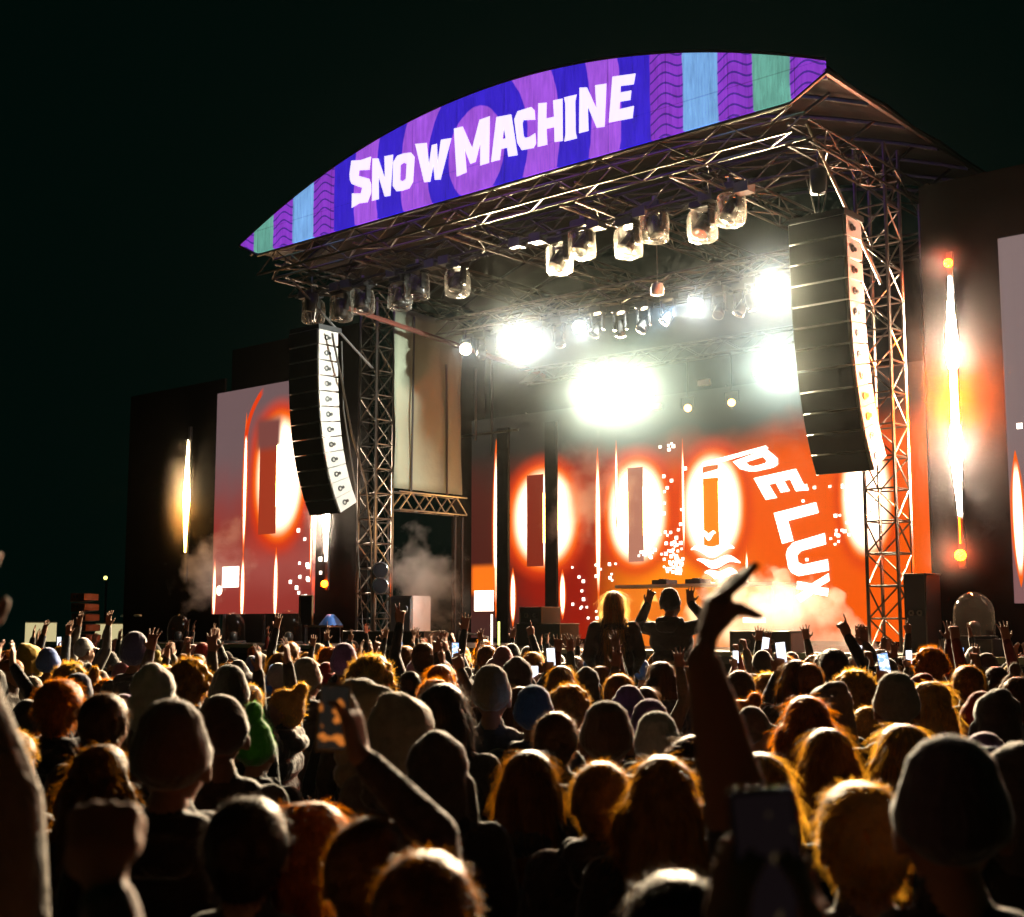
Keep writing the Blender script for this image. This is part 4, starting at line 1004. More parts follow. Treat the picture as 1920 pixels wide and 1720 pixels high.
# seated on someone's shoulders (origin at the seat)
def shift(C, dz): return [(Vector(a)+V(0, 0, dz), r0, Vector(b)+V(0, 0, dz), r1, s) for a, r0, b, r1, s in C]
def sit(arms):
    C = [((s*.09, 0, .96), .1, (s*.13, .30, .90), .08, 2) for s in (-1, 1)] + [((s*.13, .30, .90), .08, (s*.12, .34, .5), .05, 2) for s in (-1, 1)] + [((s*.12, .32, .46), .04, (s*.12, .46, .43), .036, 3) for s in (-1, 1)]
    return shift(head_caps() + torso_caps(1.08, True) + arms + C, -.86)
BODY['sit_down'] = remesh('body_sit_down', sit(arm_caps(-1, V(-.265, .04, 1.14), V(-.2, .2, .98), hand(V(-.2, .2, .98), (.3, 1, -.2), (0, 0, -1), 1), 1.1) + arm_caps(1, V(.265, .04, 1.14), V(.2, .2, .98), hand(V(.2, .2, .98), (-.3, 1, -.2), (0, 0, -1), -1), 1.1)), BM, .0095, .4)
BODY['sit_up'] = remesh('body_sit_up', sit(arm_caps(-1, V(-.40, .10, 1.42), V(-.30, .12, 1.66), hand(V(-.30, .12, 1.66), (.25, .1, 1), (0, 1, 0), 1, .12, (.1, .5, .9, .9), .6), 1.1) + arm_caps(1, V(.36, .08, 1.46), V(.16, .1, 1.66), hand(V(.16, .1, 1.66), (-.05, .1, 1), (0, 1, 0), -1, .12, (.2,)*4), 1.1)), BM, .0095, .4)

# ---- hair and hats, sharing the head's coordinates
def strands(me, count, length, wid, down=.6, out=.5, rnd=.4, zmin=None, seg=3, ymax=None):
    """add loose strands to a hair mesh"""
    nv = len(me.vertices); co = np.empty(nv*3); me.vertices.foreach_get('co', co); co = co.reshape(-1, 3)
    no = np.empty(nv*3); me.vertex_normals.foreach_get('vector', no); no = no.reshape(-1, 3)
    ok = np.ones(nv, bool)
    if zmin is not None: ok &= co[:, 2] > zmin
    if ymax is not None: ok &= co[:, 1] < ymax
    ids = np.flatnonzero(ok); pick = RNG.choice(ids, count)
    P = co[pick]; Nn = no[pick]
    T = np.array([0, 0, -1.]) - Nn*(-Nn[:, 2:3]); T /= np.linalg.norm(T, axis=1, keepdims=True)+1e-6
    side = np.cross(Nn, T); side += RNG.normal(0, .4, side.shape); side /= np.linalg.norm(side, axis=1, keepdims=True)+1e-6
    D = Nn*out + T*down + RNG.normal(0, rnd, P.shape); D /= np.linalg.norm(D, axis=1, keepdims=True)
    L = length*RNG.uniform(.4, 1.3, (count, 1)); wv = wid*RNG.uniform(.6, 1.3, (count, 1))
    rows = []
    for k in range(seg+1):
        q = k/seg; c = P - Nn*.004 + D*L*q + np.array([0, 0, -1.])*L*.35*q*q*down
        rows.append((c - side*wv*(1-q*.8), c + side*wv*(1-q*.8)))
    verts = np.concatenate([np.stack(r, 1) for r in [(a, b) for a, b in rows]], 1).reshape(-1, 3)   # count x (seg+1)*2
    st_ = (seg+1)*2; f = []
    base = np.arange(count)[:, None]*st_
    for k in range(seg): f.append(np.stack([base[:, 0]+2*k, base[:, 0]+2*k+1, base[:, 0]+2*k+3, base[:, 0]+2*k+2], 1))
    f = np.concatenate(f)
    allv = np.concatenate([co, verts]); faces = [list(p_.vertices) for p_ in me.polygons] + (f+nv).tolist()
    m2 = bpy.data.meshes.new(me.name); m2.from_pydata(allv.tolist(), [], faces); m2.update()
    hairy = me.materials[0].name == 'hair_mass'
    m2.materials.append(me.materials[0]); m2.materials.append(M['strand'] if hairy else M['fuzz'])
    m2.polygons.foreach_set('use_smooth', [True]*len(m2.polygons))
    m2.polygons.foreach_set('material_index', [0]*len(me.polygons) + [1]*len(f))
    bpy.data.meshes.remove(me)
    return m2
CAP = [((0, -.035, 1.675), .104, (0, .0, 1.685), .098, 0), ((0, -.05, 1.63), .095, (0, -.045, 1.60), .085, 0), ((-.07, -.02, 1.66), .04, (-.075, -.02, 1.62), .03, 0), ((.07, -.02, 1.66), .04, (.075, -.02, 1.62), .03, 0)]
HAIR = {}; HM = {}
def hs_(k, caps, mat, top, st_=None, voxel=.011, ratio=.6, name='hair'):
    me = remesh(name, caps, [M[mat]], voxel, ratio, 4)
    if st_: me = strands(me, **st_)
    HAIR[k] = (me, top, name)
hs_('short', CAP, 'hair', 1.80, dict(count=4200, length=.028, wid=.0010, down=.6, out=.6, rnd=.4))
curls = [(Vector((.115*math.sin(a)*math.cos(b), -.035+.115*math.sin(a)*math.sin(b), 1.675+.12*math.cos(a))), .034, Vector((.12*math.sin(a)*math.cos(b), -.035+.12*math.sin(a)*math.sin(b), 1.665+.12*math.cos(a))), .03, 0)
         for a in (0, .45, .9, 1.35, 1.75) for b in np.linspace(0, 2*math.pi, 9)[:-1] + a if not (math.sin(b) > .45 and a > .8)]
hs_('curly', CAP + curls, 'hair', 1.83, dict(count=4000, length=.036, wid=.0011, down=.0, out=.6, rnd=.9))
lng = CAP + [((s*.06, -.085, 1.62), .055, (s*.075, -.10, 1.40), .048, 0) for s in (-1, 0, 1)] + [((s*.075, -.10, 1.40), .048, (s*.08, -.12, 1.22), .03, 0) for s in (-1, 0, 1)] + [((s*.098, -.02, 1.62), .032, (s*.12, -.01, 1.40), .03, 0) for s in (-1, 1)]
hs_('long', lng, 'hair', 1.80, dict(count=5200, length=.08, wid=.0011, down=1.0, out=.26, rnd=.16))
wv = lng + [((s*.11, -.04+.02*k, 1.60-.07*k), .04, (s*.13, -.05, 1.55-.07*k), .035, 0) for s in (-1, 1) for k in range(3)]
hs_('wavy', wv, 'hair', 1.81, dict(count=4800, length=.065, wid=.0012, down=.8, out=.35, rnd=.35))
vl = CAP + [((s*.05, -.08, 1.62), .06, (s*.055, -.12, 1.30), .05, 0) for s in (-1, 0, 1)] + [((s*.055, -.12, 1.30), .05, (s*.05, -.15, 1.02), .035, 0) for s in (-1, 0, 1)]
hs_('verylong', vl, 'hair', 1.80, dict(count=4600, length=.12, wid=.0012, down=1.0, out=.22, rnd=.15))
hs_('bun', CAP + [((0, -.10, 1.76), .05, (0, -.11, 1.79), .045, 0)], 'hair', 1.83, dict(count=2600, length=.03, wid=.0011, down=.2, out=.6, rnd=.6))
hs_('ponytail', CAP + [((0, -.13, 1.70), .035, (0, -.19, 1.62), .04, 0), ((0, -.19, 1.62), .04, (0, -.18, 1.40), .018, 0)], 'hair', 1.80, dict(count=2800, length=.05, wid=.0011, down=.8, out=.4, rnd=.3))
ring = lambda z, r_, t, tilt=.0, n=20: [(V(r_*math.cos(a), -.018+r_*1.08*math.sin(a), z+tilt*math.sin(a)), t, V(r_*math.cos(a+2*math.pi/n), -.018+r_*1.08*math.sin(a+2*math.pi/n), z+tilt*math.sin(a+2*math.pi/n)), t, 0) for a in np.linspace(0, 2*math.pi, n+1)[:-1]]
BN = [((0, -.03, 1.675), .108, (0, -.012, 1.675), .106, 0), ((0, -.03, 1.70), .106, (0, -.03, 1.728), .093, 0)] + ring(1.645, .089, .018, .012) + ring(1.67, .092, .018, .012)
hs_('beanie', BN, 'knit', 1.815, dict(count=6000, length=.008, wid=.0007, down=.1, out=.9, rnd=.5, seg=1), name='beanie')
pom = [((0, -.05, 1.85), .05, (0, -.05, 1.86), .048, 0)]
hs_('pompom', BN + pom, 'knit', 1.91, dict(count=2600, length=.02, wid=.0009, down=.0, out=1, rnd=.7, seg=1), name='beanie')
HD = [((0, -.04, 1.675), .118, (0, .0, 1.675), .108, 0), ((0, -.07, 1.74), .07, (0, -.10, 1.755), .05, 0), ((0, -.05, 1.60), .115, (0, -.05, 1.50), .12, 0), ((-.09, -.01, 1.60), .045, (-.1, .0, 1.48), .05, 0), ((.09, -.01, 1.60), .045, (.1, .0, 1.48), .05, 0), ((-.1, -.03, 1.45), .06, (.1, -.03, 1.45), .06, 0)]
hs_('hood', HD, 'felt', 1.80, dict(count=5000, length=.011, wid=.0008, down=.1, out=.9, rnd=.5, seg=1), name='hood')
cap_ = [((0, -.03, 1.675), .104, (0, -.01, 1.68), .103, 0), ((0, -.02, 1.70), .09, (0, -.02, 1.715), .086, 0)] + [((x_, .07, 1.685-.12*x_*x_*8), .012, (x_*.9, .17-1.6*x_*x_*4, 1.67-.12*x_*x_*8), .009, 0) for x_ in np.linspace(-.075, .075, 9)]
hs_('cap', cap_, 'felt', 1.80, dict(count=2500, length=.008, wid=.0007, down=.1, out=.9, rnd=.5, seg=1), name='cap')
bk = [((0, -.03, 1.675), .104, (0, -.01, 1.68), .103, 0), ((0, -.02, 1.73), .085, (0, -.02, 1.735), .08, 0)] + ring(1.675, .115, .015, 0, 28) + ring(1.655, .135, .013, 0, 30) + ring(1.635, .152, .012, 0, 34)
hs_('bucket', bk, 'felt', 1.815, dict(count=3000, length=.008, wid=.0007, down=.1, out=.9, rnd=.5, seg=1), name='bucket_hat')
hs_('buzz', [((0, -.03, 1.668), .1, (0, .004, 1.67), .097, 0), ((0, -.05, 1.62), .088, (0, -.05, 1.6), .08, 0)], 'hair', 1.775, dict(count=1800, length=.01, wid=.0008, down=.2, out=1, rnd=.5, seg=1))

HC = {'black': (.012, .010, .009), 'dark brown': (.035, .02, .012), 'brown': (.085, .038, .012), 'light brown': (.18, .09, .027), 'blonde': (.36, .20, .06), 'ginger': (.27, .085, .015)}
KC = {'black': (.04, .034, .034), 'navy': (.04, .05, .13), 'grey': (.12, .11, .11), 'beige': (.33, .24, .16), 'white': (.6, .56, .52), 'red': (.5, .03, .02), 'purple': (.25, .12, .36), 'blue': (.05, .14, .48), 'green': (.04, .30, .015), 'mustard': (.5, .3, .03), 'pink': (.6, .25, .32), 'brown': (.10, .06, .042), 'cream': (.42, .34, .25)}
JC = [(.012, .012, .014), (.02, .022, .03), (.03, .03, .03), (.05, .04, .03), (.03, .045, .08), (.09, .06, .04), (.16, .14, .12), (.25, .05, .04), (.03, .06, .05), (.3, .22, .14), (.012, .012, .014), (.02, .02, .02)]
JC = [tuple(c*.55 for c in q) for q in JC]
CROWD = []
def person(x, y, ztop, style, hcol, jcol, pz, label, yaw=0.0, group=None, flip=False, z=0.0, tilt=0.0, body=None, rot=None):
    me, top, nm = HAIR[style]
    o = bpy.data.objects.new('person', None); COL.objects.link(o); o.empty_display_size = .2
    s = ztop/top if z == 0 else 1.0
    face = math.atan2(-(-15.5-x), (21-y)) if rot is None else rot      # towards the stage
    wd = s*random.uniform(.97, 1.06) if rot is None else s
    o.location = (x, y, z); o.rotation_euler = (0, 0, face+yaw) if rot is not None or z > 0 or not tilt else (random.gauss(0, .035), random.gauss(0, .04), face+yaw); o.scale = (wd*(-1 if flip else 1), wd, s)
    b = bpy.data.objects.new('body', body or BODY[pz]); COL.objects.link(b); b.parent = o; b.color = tuple(jcol)+(1,)
    h = bpy.data.objects.new(nm, me); COL.objects.link(h); h.parent = o; h.color = tuple(hcol)+(1,)
    hz_ = -.86 if pz and pz.startswith('sit') else 0
    h.location = (0, 0, hz_)
    CROWD.append((x, y))
    return tag(o, label, 'person', group or 'standing festival crowd')

NEAR = [
 (-3.21, 2.26, 1.890, 'beanie', KC['brown'], 0, 'hoodie', 0.1, 'person in a large dark brown beanie left of the green pompom hat'),
 (-1.11, 2.61, 1.880, 'beanie', (.05, .045, .07), 0, 'down', 0, 'person in a big navy beanie filling the lower right'),
 (-1.41, 2.83, 1.770, 'short', HC['blonde'], 3, 'down', 0.2, 'blonde person just left of the big navy beanie'),
 (-1.84, 1.88, 1.690, 'short', HC['brown'], 0, 'down', 0, 'brown haired person at the bottom edge left of centre'),
 (-3.28, 3.90, 1.650, 'long', HC['brown'], 0, 'hoodie', 0, 'person with long brown hair lit at the right edge, bottom centre'),
 (-2.65, 3.51, 1.680, 'short', HC['light brown'], 1, 'hoodie', 0, 'person with light brown hair below the tall beige beanie'),
 (-2.32, 3.38, 1.740, 'wavy', HC['light brown'], 0, 'down', 0, 'person with wavy light brown hair left of the raised forearm'),
 (-3.25, 3.38, 1.740, 'hood', KC['black'], 0, 'hoodie', 0, 'person in a black hood at the bottom left of centre'),
 (-4.34, 4.54, 1.850, 'long', HC['black'], 1, 'down', 0, 'tall person with long black hair behind the black hood'),
 (-3.29, 4.40, 1.790, 'beanie', KC['brown'], 2, 'hoodie', 0, 'person in a tall brownish beanie at bottom centre'),
 (-4.84, 5.44, 1.880, 'beanie', KC['beige'], 4, 'down', 0, 'person in a tall beige beanie left of the blue beanie'),
 (-4.55, 5.45, 1.780, 'beanie', KC['blue'], 4, 'hoodie', 0, 'person in a blue beanie below the performer table'),
 (-3.86, 5.52, 1.730, 'beanie', KC['purple'], 1, 'down', 0, 'person in a purple beanie left of the raised forearm'),
 (-3.83, 4.74, 1.730, 'short', HC['dark brown'], 0, 'down', 0, 'dark haired person below the blue beanie'),
 (-4.14, 3.92, 1.870, 'hood', KC['beige'], 9, 'hoodie', -1.25, 'person in a beige hood turned sideways to the right'),
 (-3.76, 3.72, 1.840, 'hood', KC['cream'], 6, 'hoodie', -0.4, 'person in a cream hood beside the beige hood'),
 (-5.09, 4.05, 1.740, 'pompom', KC['green'], 0, 'hoodie', 0, 'person in a bright green pompom beanie'),
 (-4.14, 3.12, 1.840, 'cap', KC['brown'], 5, 'down', 0.5, 'person in a brown cap left of the green pompom hat'),
 (-5.27, 3.35, 1.820, 'short', HC['dark brown'], 0, 'down', 0, 'dark haired person with a lit orange ear at the left'),
 (-5.69, 3.38, 1.870, 'short', HC['ginger'], 0, 'hoodie', 0, 'ginger haired person near the left edge'),
 (-6.05, 4.13, 1.900, 'hood', KC['white'], 6, 'hoodie', 0.3, 'person in a white hood at the left'),
 (-7.24, 5.23, 1.890, 'curly', HC['light brown'], 0, 'down', 0, 'person with curly light brown hair right of the white hood'),
 (-5.91, 4.52, 1.880, 'beanie', KC['black'], 0, 'down', 0, 'person in a black beanie right of the curly hair'),
 (-9.16, 6.08, 2.040, 'beanie', KC['navy'], 1, 'hoodie', 0, 'very tall person in a navy beanie at the left'),
 (-2.84, 6.11, 1.870, 'beanie', KC['cream'], 3, 'down', 0, 'person in a cream knitted beanie at the right'),
 (-2.21, 4.81, 1.750, 'long', HC['blonde'], 3, 'down', 0, 'person with long blonde hair behind the big navy beanie'),
 (-2.57, 4.90, 1.710, 'long', HC['light brown'], 0, 'down', 0, 'person with long light brown hair right of the raised forearm'),
 (-3.17, 5.84, 1.790, 'wavy', HC['ginger'], 3, 'hoodie', 0, 'person with wavy ginger hair right of the raised forearm'),
 (-4.74, 8.59, 1.870, 'long', HC['brown'], 0, 'down', 0, 'person with long brown hair below the smoke bank'),
 (-5.52, 7.53, 1.780, 'short', HC['light brown'], 0, 'down', 0, 'person with light brown hair below the rider with long hair'),
 (-7.92, 7.16, 1.950, 'beanie', KC['purple'], 0, 'down', 0, 'person in a lilac beanie left of centre'),
 (-7.46, 6.38, 1.860, 'beanie', KC['cream'], 6, 'hoodie', 0, 'person in a cream beanie left of centre'),
 (-9.12, 7.49, 1.770, 'cap', KC['white'], 0, 'down', 0, 'person in a white cap left of the cream beanie'),
 (-5.77, 5.43, 1.930, 'curly', HC['blonde'], 5, 'down', 0, 'person with big curly blonde hair left of centre'),
 (-8.64, 9.88, 1.890, 'bucket', KC['pink'], 0, 'down', 0, 'person in a pink bucket hat below the first arch'),
 (-6.57, 7.68, 1.860, 'hood', KC['black'], 0, 'hoodie', 0, 'person in a pointed black hood below the first arches'),
 (-3.82, 9.40, 1.830, 'short', HC['light brown'], 0, 'down', 0, 'person with light brown hair near the right edge'),
 (-3.97, 7.94, 1.820, 'curly', HC['blonde'], 5, 'down', 0, 'person with curly blonde hair below the right tower'),
 (-2.52, 6.53, 1.790, 'hood', KC['black'], 0, 'hoodie', 0, 'person in a black hood at the right edge'),
 (-1.37, 3.66, 1.790, 'hood', KC['black'], 0, 'hoodie', 0, 'person in a black hood cut by the right edge'),
 (-4.13, 2.62, 1.720, 'wavy', HC['brown'], 0, 'down', 0, 'person with wavy brown hair at lower left'),
 (-2.62, 2.07, 1.710, 'short', HC['black'], 0, 'down', 0, 'black haired person low beside the dark brown beanie'),
 (-2.31, 3.93, 1.700, 'long', HC['blonde'], 0, 'down', 0, 'person with blonde hair right beside the raised forearm'),
 (-2.66, 2.30, 1.680, 'wavy', HC['ginger'], 0, 'down', -0.9, 'person with wavy ginger hair turned sideways below the phone'),
 (-8.87, 9.01, 1.950, 'short', HC['dark brown'], 0, 'vsign', 0, 'dark haired person making a V sign against the smoke'),
 (-9.43, 10.53, 1.900, 'short', HC['brown'], 1, 'open', 0, 'brown haired person with one open hand up below the first arch'),
 (-10.22, 11.84, 1.880, 'cap', KC['black'], 2, 'point', 0, 'person in a black cap pointing up before the dark strip'),
 (-12.57, 10.48, 1.910, 'short', HC['brown'], 0, 'open', 0, 'person reaching up to the orange dome'),
 (-5.25, 10.14, 1.920, 'short', HC['black'], 0, 'point', 0.2, 'black haired person pointing up before the smoke bank'),
 (-4.69, 11.97, 1.840, 'beanie', KC['black'], 7, 'both', 0, 'person in a black beanie with both hands up before the right dome'),
 (-4.65, 10.66, 1.920, 'curly', HC['ginger'], 7, 'fist', 0, 'person with curly ginger hair raising a fist at the right'),
 (-4.93, 10.44, 1.820, 'beanie', KC['grey'], 0, 'phone', 0, 'person in a grey beanie filming with a bright phone at the right'),
 (-3.65, 8.22, 1.790, 'hood', KC['red'], 7, 'phone', 0, 'person in a dark red hood filming at the right'),
 (-4.63, 8.56, 1.850, 'short', HC['brown'], 2, 'phone', 0, 'brown haired person filming before the smoke bank'),
 (-6.73, 11.54, 1.850, 'cap', KC['black'], 2, 'phone', 0, 'person in a black cap filming right of the table'),
 (-6.96, 8.69, 1.780, 'long', HC['light brown'], 2, 'phone', 0, 'person with long fair hair filming below the middle arch'),
 (-15.03, 11.03, 1.850, 'beanie', KC['red'], 0, 'clap', 0, 'person in a bright red beanie clapping under the left screen'),
 (-14.44, 8.86, 1.940, 'cap', KC['white'], 6, 'both', 0, 'person in a white cap with both hands up at the far left'),
 (-12.00, 6.99, 1.870, 'beanie', KC['blue'], 9, 'down', 0, 'person in a blue beanie at the far left'),
 (-13.06, 7.39, 1.900, 'hood', KC['mustard'], 9, 'hoodie', 0, 'person in a mustard hood at the far left'),
]

def phone(loc, rot, label, scr, wid=.072, hgt=.15, case=None):
    t = bpy.data.objects.new('phone', None); COL.objects.link(t); t.location = loc; t.rotation_euler = rot; t.empty_display_size = .05
    import bmesh
    bm = bmesh.new(); bmesh.ops.create_cube(bm, size=1)
    for q in bm.verts: q.co = Vector((q.co.x*wid, q.co.y*.009, q.co.z*hgt))
    bmesh.ops.bevel(bm, geom=list(bm.edges), offset=.0035, segments=2, affect='EDGES')
    me = bpy.data.meshes.new('case'); bm.to_mesh(me); bm.free(); me.materials.append(case or M['fix'])
    c = bpy.data.objects.new('case', me); COL.objects.link(c); c.parent = t
    w2, h2 = wid*.44, hgt*.46
    me = bpy.data.meshes.new('screen'); me.from_pydata([(-w2, -.0052, -h2), (w2, -.0052, -h2), (w2, -.0052, h2), (-w2, -.0052, h2)], [], [(0, 1, 2, 3)]); me.materials.append(scr)
    c = bpy.data.objects.new('screen', me); COL.objects.link(c); c.parent = t
    return tag(t, label, 'phone')
def phone_mat(name, a, b, k, seed, hi=.56):
    m, nt, p, o = new_mat(name); vec, (x, y, z) = coords(nt)
    p.inputs['Base Color'].default_value = (.02, .02, .02, 1); p.inputs['Roughness'].default_value = .15
    mp = nt.nodes.new('ShaderNodeMapping'); mp.inputs['Location'].default_value = (seed, 0, seed); nt.links.new(vec, mp.inputs['Vector'])
    n = noise(nt, mp.outputs[0], 30, 2)
    c = over(nt, a, b, n.ss(hi, hi-.1)); nt.links.new(c, p.inputs['Emission Color']); p.inputs['Emission Strength'].default_value = k
    return quiet(m)
PH_BLUE = phone_mat('phone_picture_blue', (.25, .45, .9), (.95, .97, 1), 1.6, .3)
PH_WHITE = phone_mat('phone_picture_white', (.8, .85, 1), (1, 1, 1), 1.8, .9)
PH_STAGE = phone_mat('phone_picture_stage', (.012, .01, .008), (.7, .2, .03), .85, .17, .66)
PH_DIM = phone_mat('phone_picture_dim', (.02, .012, .014), (.3, .2, .09), .25, .55, .70)

# ---- the hand-posed people close to the camera, built in a frame that looks along the camera's heading
CAMX, CAMY = Vector((math.cos(HEAD), math.sin(HEAD), 0)), Vector((-math.sin(HEAD), math.cos(HEAD), 0))
def at_cam(u, d): return CAMX*u + CAMY*d
def near_person(u, d, ztop, style, hcol, jcol, arms, label, voxel=.007, yaw=0, both=False):
    top = HAIR[style][1]; s = ztop/top
    inv = lambda C: [(Vector(a)/s, r0/s, Vector(b)/s, r1/s, sl) for a, r0, b, r1, sl in C]
    C = head_caps() + torso_caps(1.05, True) + leg_caps() + inv(arms)
    for sd in (-1, 1):
        if not any(abs(Vector(a[0]).x*sd - .185*s) < .05 and abs(a[0][2] - 1.40*s) < .06 for a in arms): C += ARM_DOWN(sd)
    me = remesh('body', C, BM, voxel, .3)
    p = at_cam(u, d)
    return person(p.x, p.y, ztop, style, hcol, jcol, 'down', label, group='people close to the camera', body=me, rot=HEAD)

# 1) raised arm with beak-shaped hand
s_ = 1.70/1.80; sh = V(.185*s_, -.01, 1.40*s_)
el, wr = V(.128, .06, 1.735), V(.058, .04, 2.035)
A = [(sh, .075, el, .068, 0), (el, .066, el.lerp(wr, .8), .042, 1), (el.lerp(wr, .78), .041, wr, .031, 1)]
for k in range(4):
    dy = .034 - .022*k; A += [(wr + V(0, dy*.7, .0), .018, V(.078, .04+dy, 2.135), .016, 1), (V(.078, .04+dy, 2.135), .0125, V(.118+.004*k, .04+dy, 2.178), .0105, 1), (V(.118+.004*k, .04+dy, 2.178), .0105, V(.163-.006*abs(k-1), .04+dy*.9, 2.205), .007, 1)]
A += [(V(.066, .01, 2.085), .02, V(.112, -.01, 2.128), .0135, 1), (V(.112, -.01, 2.128), .0135, V(.152, -.015, 2.113), .0085, 1)]
near_person(.0+(1260-960)/2509*2.35, 2.35, 1.70, 'short', HC['black'], (.035, .02, .015), A, 'person raising one arm with a beak shaped hand into the bright smoke')
# 2) arm cut by the left picture edge
k_ = 2.2/2509; base = -1090*k_; s_ = 1.72/1.80; sh = V(.185*s_, -.01, 1.40*s_)
el, wr = V(.145, .10, 1.83), V(.150, .06, 2.06)
el = V(.118, .05, 1.80); wr = V(.03, .04, 2.06)
A = [(sh, .072, el, .064, 0), (el, .064, el.lerp(wr, .85), .045, 0), (el.lerp(wr, .8), .032, wr, .028, 1)] + hand(wr, (.02, .1, 1), (0, 1, 0), -1, .1, (.3, .4, .5, .6), .5)
near_person(base, 2.2, 1.72, 'short', HC['dark brown'], (.18, .11, .065), A, 'person in a jacket whose raised arm fills the left picture edge')
# 3) raised fist low at the left
k_ = 1.75/2509; base = -960*k_ - .005; s_ = 1.58/1.80; sh = V(.185*s_, -.01, 1.40*s_)
wr = V(.112, .14, 1.745); el = V(.19, .06, 1.53)
A = [(sh, .07, el, .058, 0), (el, .058, el.lerp(wr, .85), .042, 0), (el.lerp(wr, .75), .034, wr, .03, 1)] 
fd = V(-.12, .22, 1).normalized(); fx = fd.cross(V(0, 1, 0)).normalized(); fn = fx.cross(fd).normalized()*-1
A += [(wr, .031, wr + fd*.05, .038, 1), (wr + fd*.05 + fx*.02, .034, wr + fd*.078 + fx*.022, .026, 1), (wr + fd*.05 - fx*.02, .034, wr + fd*.074 - fx*.024, .025, 1)]
for q in range(4):
    kn = wr + fd*(.098 - .004*abs(q-1)) + fx*(.036 - .024*q); md_ = kn - fn*.036 - fd*.012; ed = md_ - fd*.034 + fn*.012
    A += [(wr + fd*.07 + fx*(.03-.02*q), .02, kn, .0165, 1), (kn, .0165, md_, .0145, 1), (md_, .0145, ed, .0125, 1)]
A += [(wr + fd*.03 + fx*.036, .02, wr + fd*.066 + fx*.046 - fn*.026, .0155, 1), (wr + fd*.066 + fx*.046 - fn*.026, .0155, wr + fd*.072 + fx*.01 - fn*.052, .0125, 1)]
near_person(base, 1.75, 1.58, 'beanie', KC['black'], (.22, .14, .12), A, 'person holding a pale fist up at the lower left corner')
# 4) hands holding the dim phone low at the right
k_ = 1.42/2509; base = (1500-960)*k_; s_ = 1.50/1.80; sh = V(.185*s_, -.01, 1.40*s_)
pc = V((1470-1500)*k_, .12, 2.1-(1640-1170)*k_)
A = []
for sd in (-1, 1):
    sh = V(sd*.185*s_, -.01, 1.40*s_); el = V(sd*.24, .10, 1.42); wr = pc + V(sd*.052, -.012, -.14)
    A += [(sh, .07, el, .056, 0), (el, .056, el.lerp(wr, .8), .04, 0), (el.lerp(wr, .75), .032, wr, .027, 1)] + hand(wr, (-sd*.05, .12, 1), (-sd, .35, 0), -sd, .03, (.25, .3, .35, .4), .2)
near_person(base, 1.42, 1.50, 'long', HC['dark brown'], (.10, .03, .02), A, 'short person holding a dim phone up at the lower right')
phone(at_cam(base+pc.x, 1.42+pc.y-.0) + V(0, 0, pc.z), (R(-6), R(-4), HEAD), 'dim phone held up close to the camera at the lower right', PH_DIM, .078, .162)
# 5) phone filming the stage at the left of centre
k_ = 3.0/2509; base = (700-960)*k_; s_ = 1.70/1.80; sh = V(.185*s_, -.01, 1.40*s_)
pc = V((615-700)*k_, .12, 2.1-(1350-1170)*k_)
el = V(.135, .12, 1.62); wr = pc + V(.058, .01, -.085)
A = [(sh, .07, el, .056, 0), (el, .056, el.lerp(wr, .85), .036, 0), (el.lerp(wr, .8), .032, wr, .026, 1)] + hand(wr, (-.22, .1, 1), (-1, .4, 0), -1, .03, (.4, .5, .6, .7), .3)
near_person(base, 3.0, 1.70, 'short', HC['brown'], (.03, .02, .016), A, 'person filming with a phone that shows the orange stage')
phone(at_cam(base+pc.x, 3.0+pc.y) + V(0, 0, pc.z), (R(-4), R(3), HEAD), 'phone showing the orange stage held up left of centre', PH_STAGE, .074, .155, simple('brass_case', (.45, .28, .08), .4, .2))

for row in NEAR:
    px_x, px_y, zt, style, hc, jc, pz, yaw, label = row
    o = person(px_x, px_y, zt, style, hc, JC[jc] if isinstance(jc, int) else jc, pz, label, yaw, 'people close to the camera' if math.hypot(px_x, px_y) < 8 else None, flip=random.random() < .5)

    if pz == 'phone':
        phone(o.matrix_basis @ V(.11, .335, 1.84), (0, R(random.uniform(-12, 12)), HEAD), 'bright phone held by the ' + label.split(' filming')[0].replace('person', 'one'), PH_WHITE if random.random() < .5 else PH_BLUE, .078, .16)
# people on shoulders and the two who carry them
person(-7.96, 10.83, 1.62, 'short', HC['dark brown'], JC[1], 'down', 'person carrying the long haired person on the shoulders', 0)
person(-7.96, 10.78, 1.0, 'verylong', (.42, .27, .12), (.05, .04, .035), 'sit_down', 'person with very long blonde hair sitting on shoulders before the stage', 0, 'people riding on shoulders', z=1.51)
person(-7.66, 11.40, 1.62, 'beanie', KC['grey'], JC[3], 'down', 'person carrying the rider with both hands up', 0)
person(-7.66, 11.35, 1.0, 'beanie', (.02, .018, .018), (.03, .028, .026), 'sit_up', 'person in a dark beanie riding on shoulders with both hands up', -.5, 'people riding on shoulders', z=1.51)

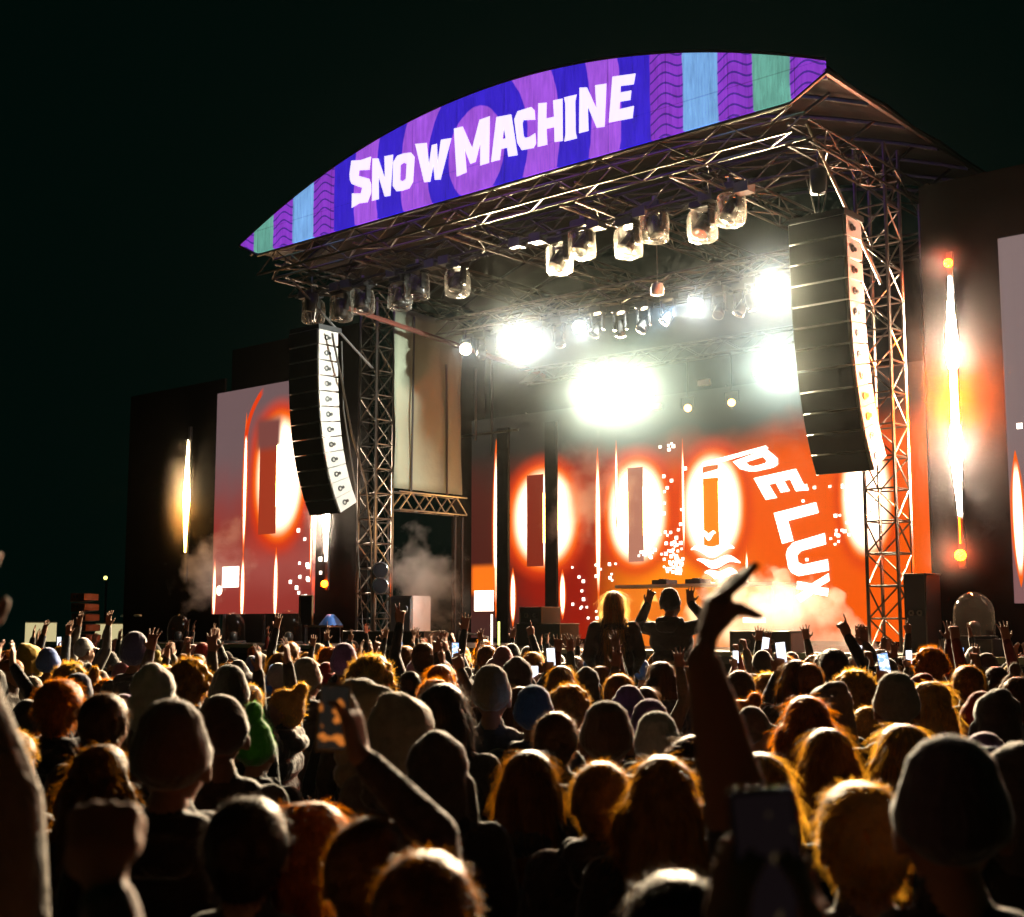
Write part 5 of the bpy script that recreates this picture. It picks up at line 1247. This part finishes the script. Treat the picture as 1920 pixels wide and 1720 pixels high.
# ---- the rest of the crowd
ZONES = [(-1.0, 'at the far left'), (.115, 'beside the left screen'), (.2, 'under the left screen'), (.30, 'under the left array'), (.40, 'under the pale scrim'), (.48, 'under the first arch'), (.56, 'under the middle arch'), (.64, 'by the performer table'), (.74, 'under the white letters'), (.84, 'under the right tower'), (.92, 'by the right dome')]
def zone(f):
    z_ = ZONES[0][1]
    for a, n in ZONES:
        if f >= a: z_ = n
    return z_
hair_pick = ['short']*5 + ['curly']*2 + ['long']*4 + ['wavy']*3 + ['bun', 'ponytail', 'ponytail'] + ['beanie']*6 + ['pompom'] + ['hood']*3 + ['cap']*3 + ['bucket']*2 + ['buzz']
STYLE_WORD = {'short': 'short %s hair', 'curly': 'curly %s hair', 'long': 'long %s hair', 'wavy': 'wavy %s hair', 'bun': 'a %s hair bun', 'ponytail': 'a %s ponytail', 'buzz': 'cropped %s hair', 'beanie': 'a %s beanie', 'pompom': 'a %s pompom beanie', 'hood': 'a %s hood up', 'cap': 'a %s cap', 'bucket': 'a %s bucket hat'}
POSE_WORD = {'down': '', 'hoodie': '', 'open': ', one arm up,', 'both': ', arms up,', 'vsign': ' making a V sign', 'point': ' pointing up', 'fist': ', fist raised,', 'phone': ' holding a phone', 'clap': ' clapping overhead'}
TARGET = 300
tries = 0; fills = 0; nph = 0
used = set(); phz = set()
while tries < 60000 and len(CROWD) < TARGET:
    tries += 1
    f = random.uniform(-.03, 1.12); ang = math.atan((f-.5)*1920/2509)      # bearing from the heading
    D_ = 4.6 + 20.5*random.random()**.85
    p = at_cam(D_*math.tan(ang)*math.cos(ang), D_*math.cos(ang))
    if p.y > 16.6: continue
    dep = D_*math.cos(ang)
    if abs(f-.251) < .035 and dep < 6.6: continue
    
    sp = .41 + .008*dep
    if any((p.x-a)**2+(p.y-b)**2 < sp*sp for a, b in CROWD): continue
    style = random.choice(hair_pick)
    hat = style in ('beanie', 'pompom', 'hood', 'cap', 'bucket')
    cn = random.choice(['black', 'black', 'black', 'navy', 'grey', 'grey', 'beige', 'white', 'white', 'red', 'purple', 'blue', 'mustard', 'pink', 'brown', 'cream']) if hat else random.choice(['black', 'dark brown', 'dark brown', 'brown', 'brown', 'light brown', 'blonde', 'blonde', 'ginger'])
    if style == 'hood' and cn in ('mustard', 'red', 'pink'): cn = 'black'
    pz = 'down'
    q = random.random()
    if dep > 8: pz = 'hoodie' if q < .32 else 'down' if q < .60 else random.choice(['open', 'open', 'both', 'both', 'vsign', 'point', 'fist', 'clap', 'phone'])
    else: pz = 'hoodie' if q < .5 else 'down'
    if pz == 'phone' and dep < 12: pz = 'open'
    zt = random.gauss(1.74, .065); zt = min(1.88, max(1.58, zt))
    if dep < 7: zt = min(zt, 1.72)
    lab = 'person with %s%s %s' % (STYLE_WORD[style] % cn, POSE_WORD[pz], zone(f))
    dw = 'close' if dep < 8 else 'midway' if dep < 14 else 'far off'
    if lab + ' ' + dw in used or (pz == 'phone' and zone(f) in phz): continue
    used.add(lab + ' ' + dw)
    fl = random.random() < .5
    yw = random.gauss(0, .35) if random.random() < .85 else random.choice([-1, 1])*random.uniform(.8, 1.6)
    o = person(p.x, p.y, zt, style, (KC if hat else HC)[cn], random.choice(JC), pz, lab + ' ' + dw, yw, flip=fl, tilt=1.0)
    fills += 1
    if pz == 'phone':
        phz.add(zone(f))
        lp = o.matrix_basis @ V(.11, .335, 1.83)
        phone(lp, (0, 0, HEAD), 'small lit phone held above the heads %s' % zone(f), random.choice([PH_BLUE, PH_WHITE]), .075, .155)
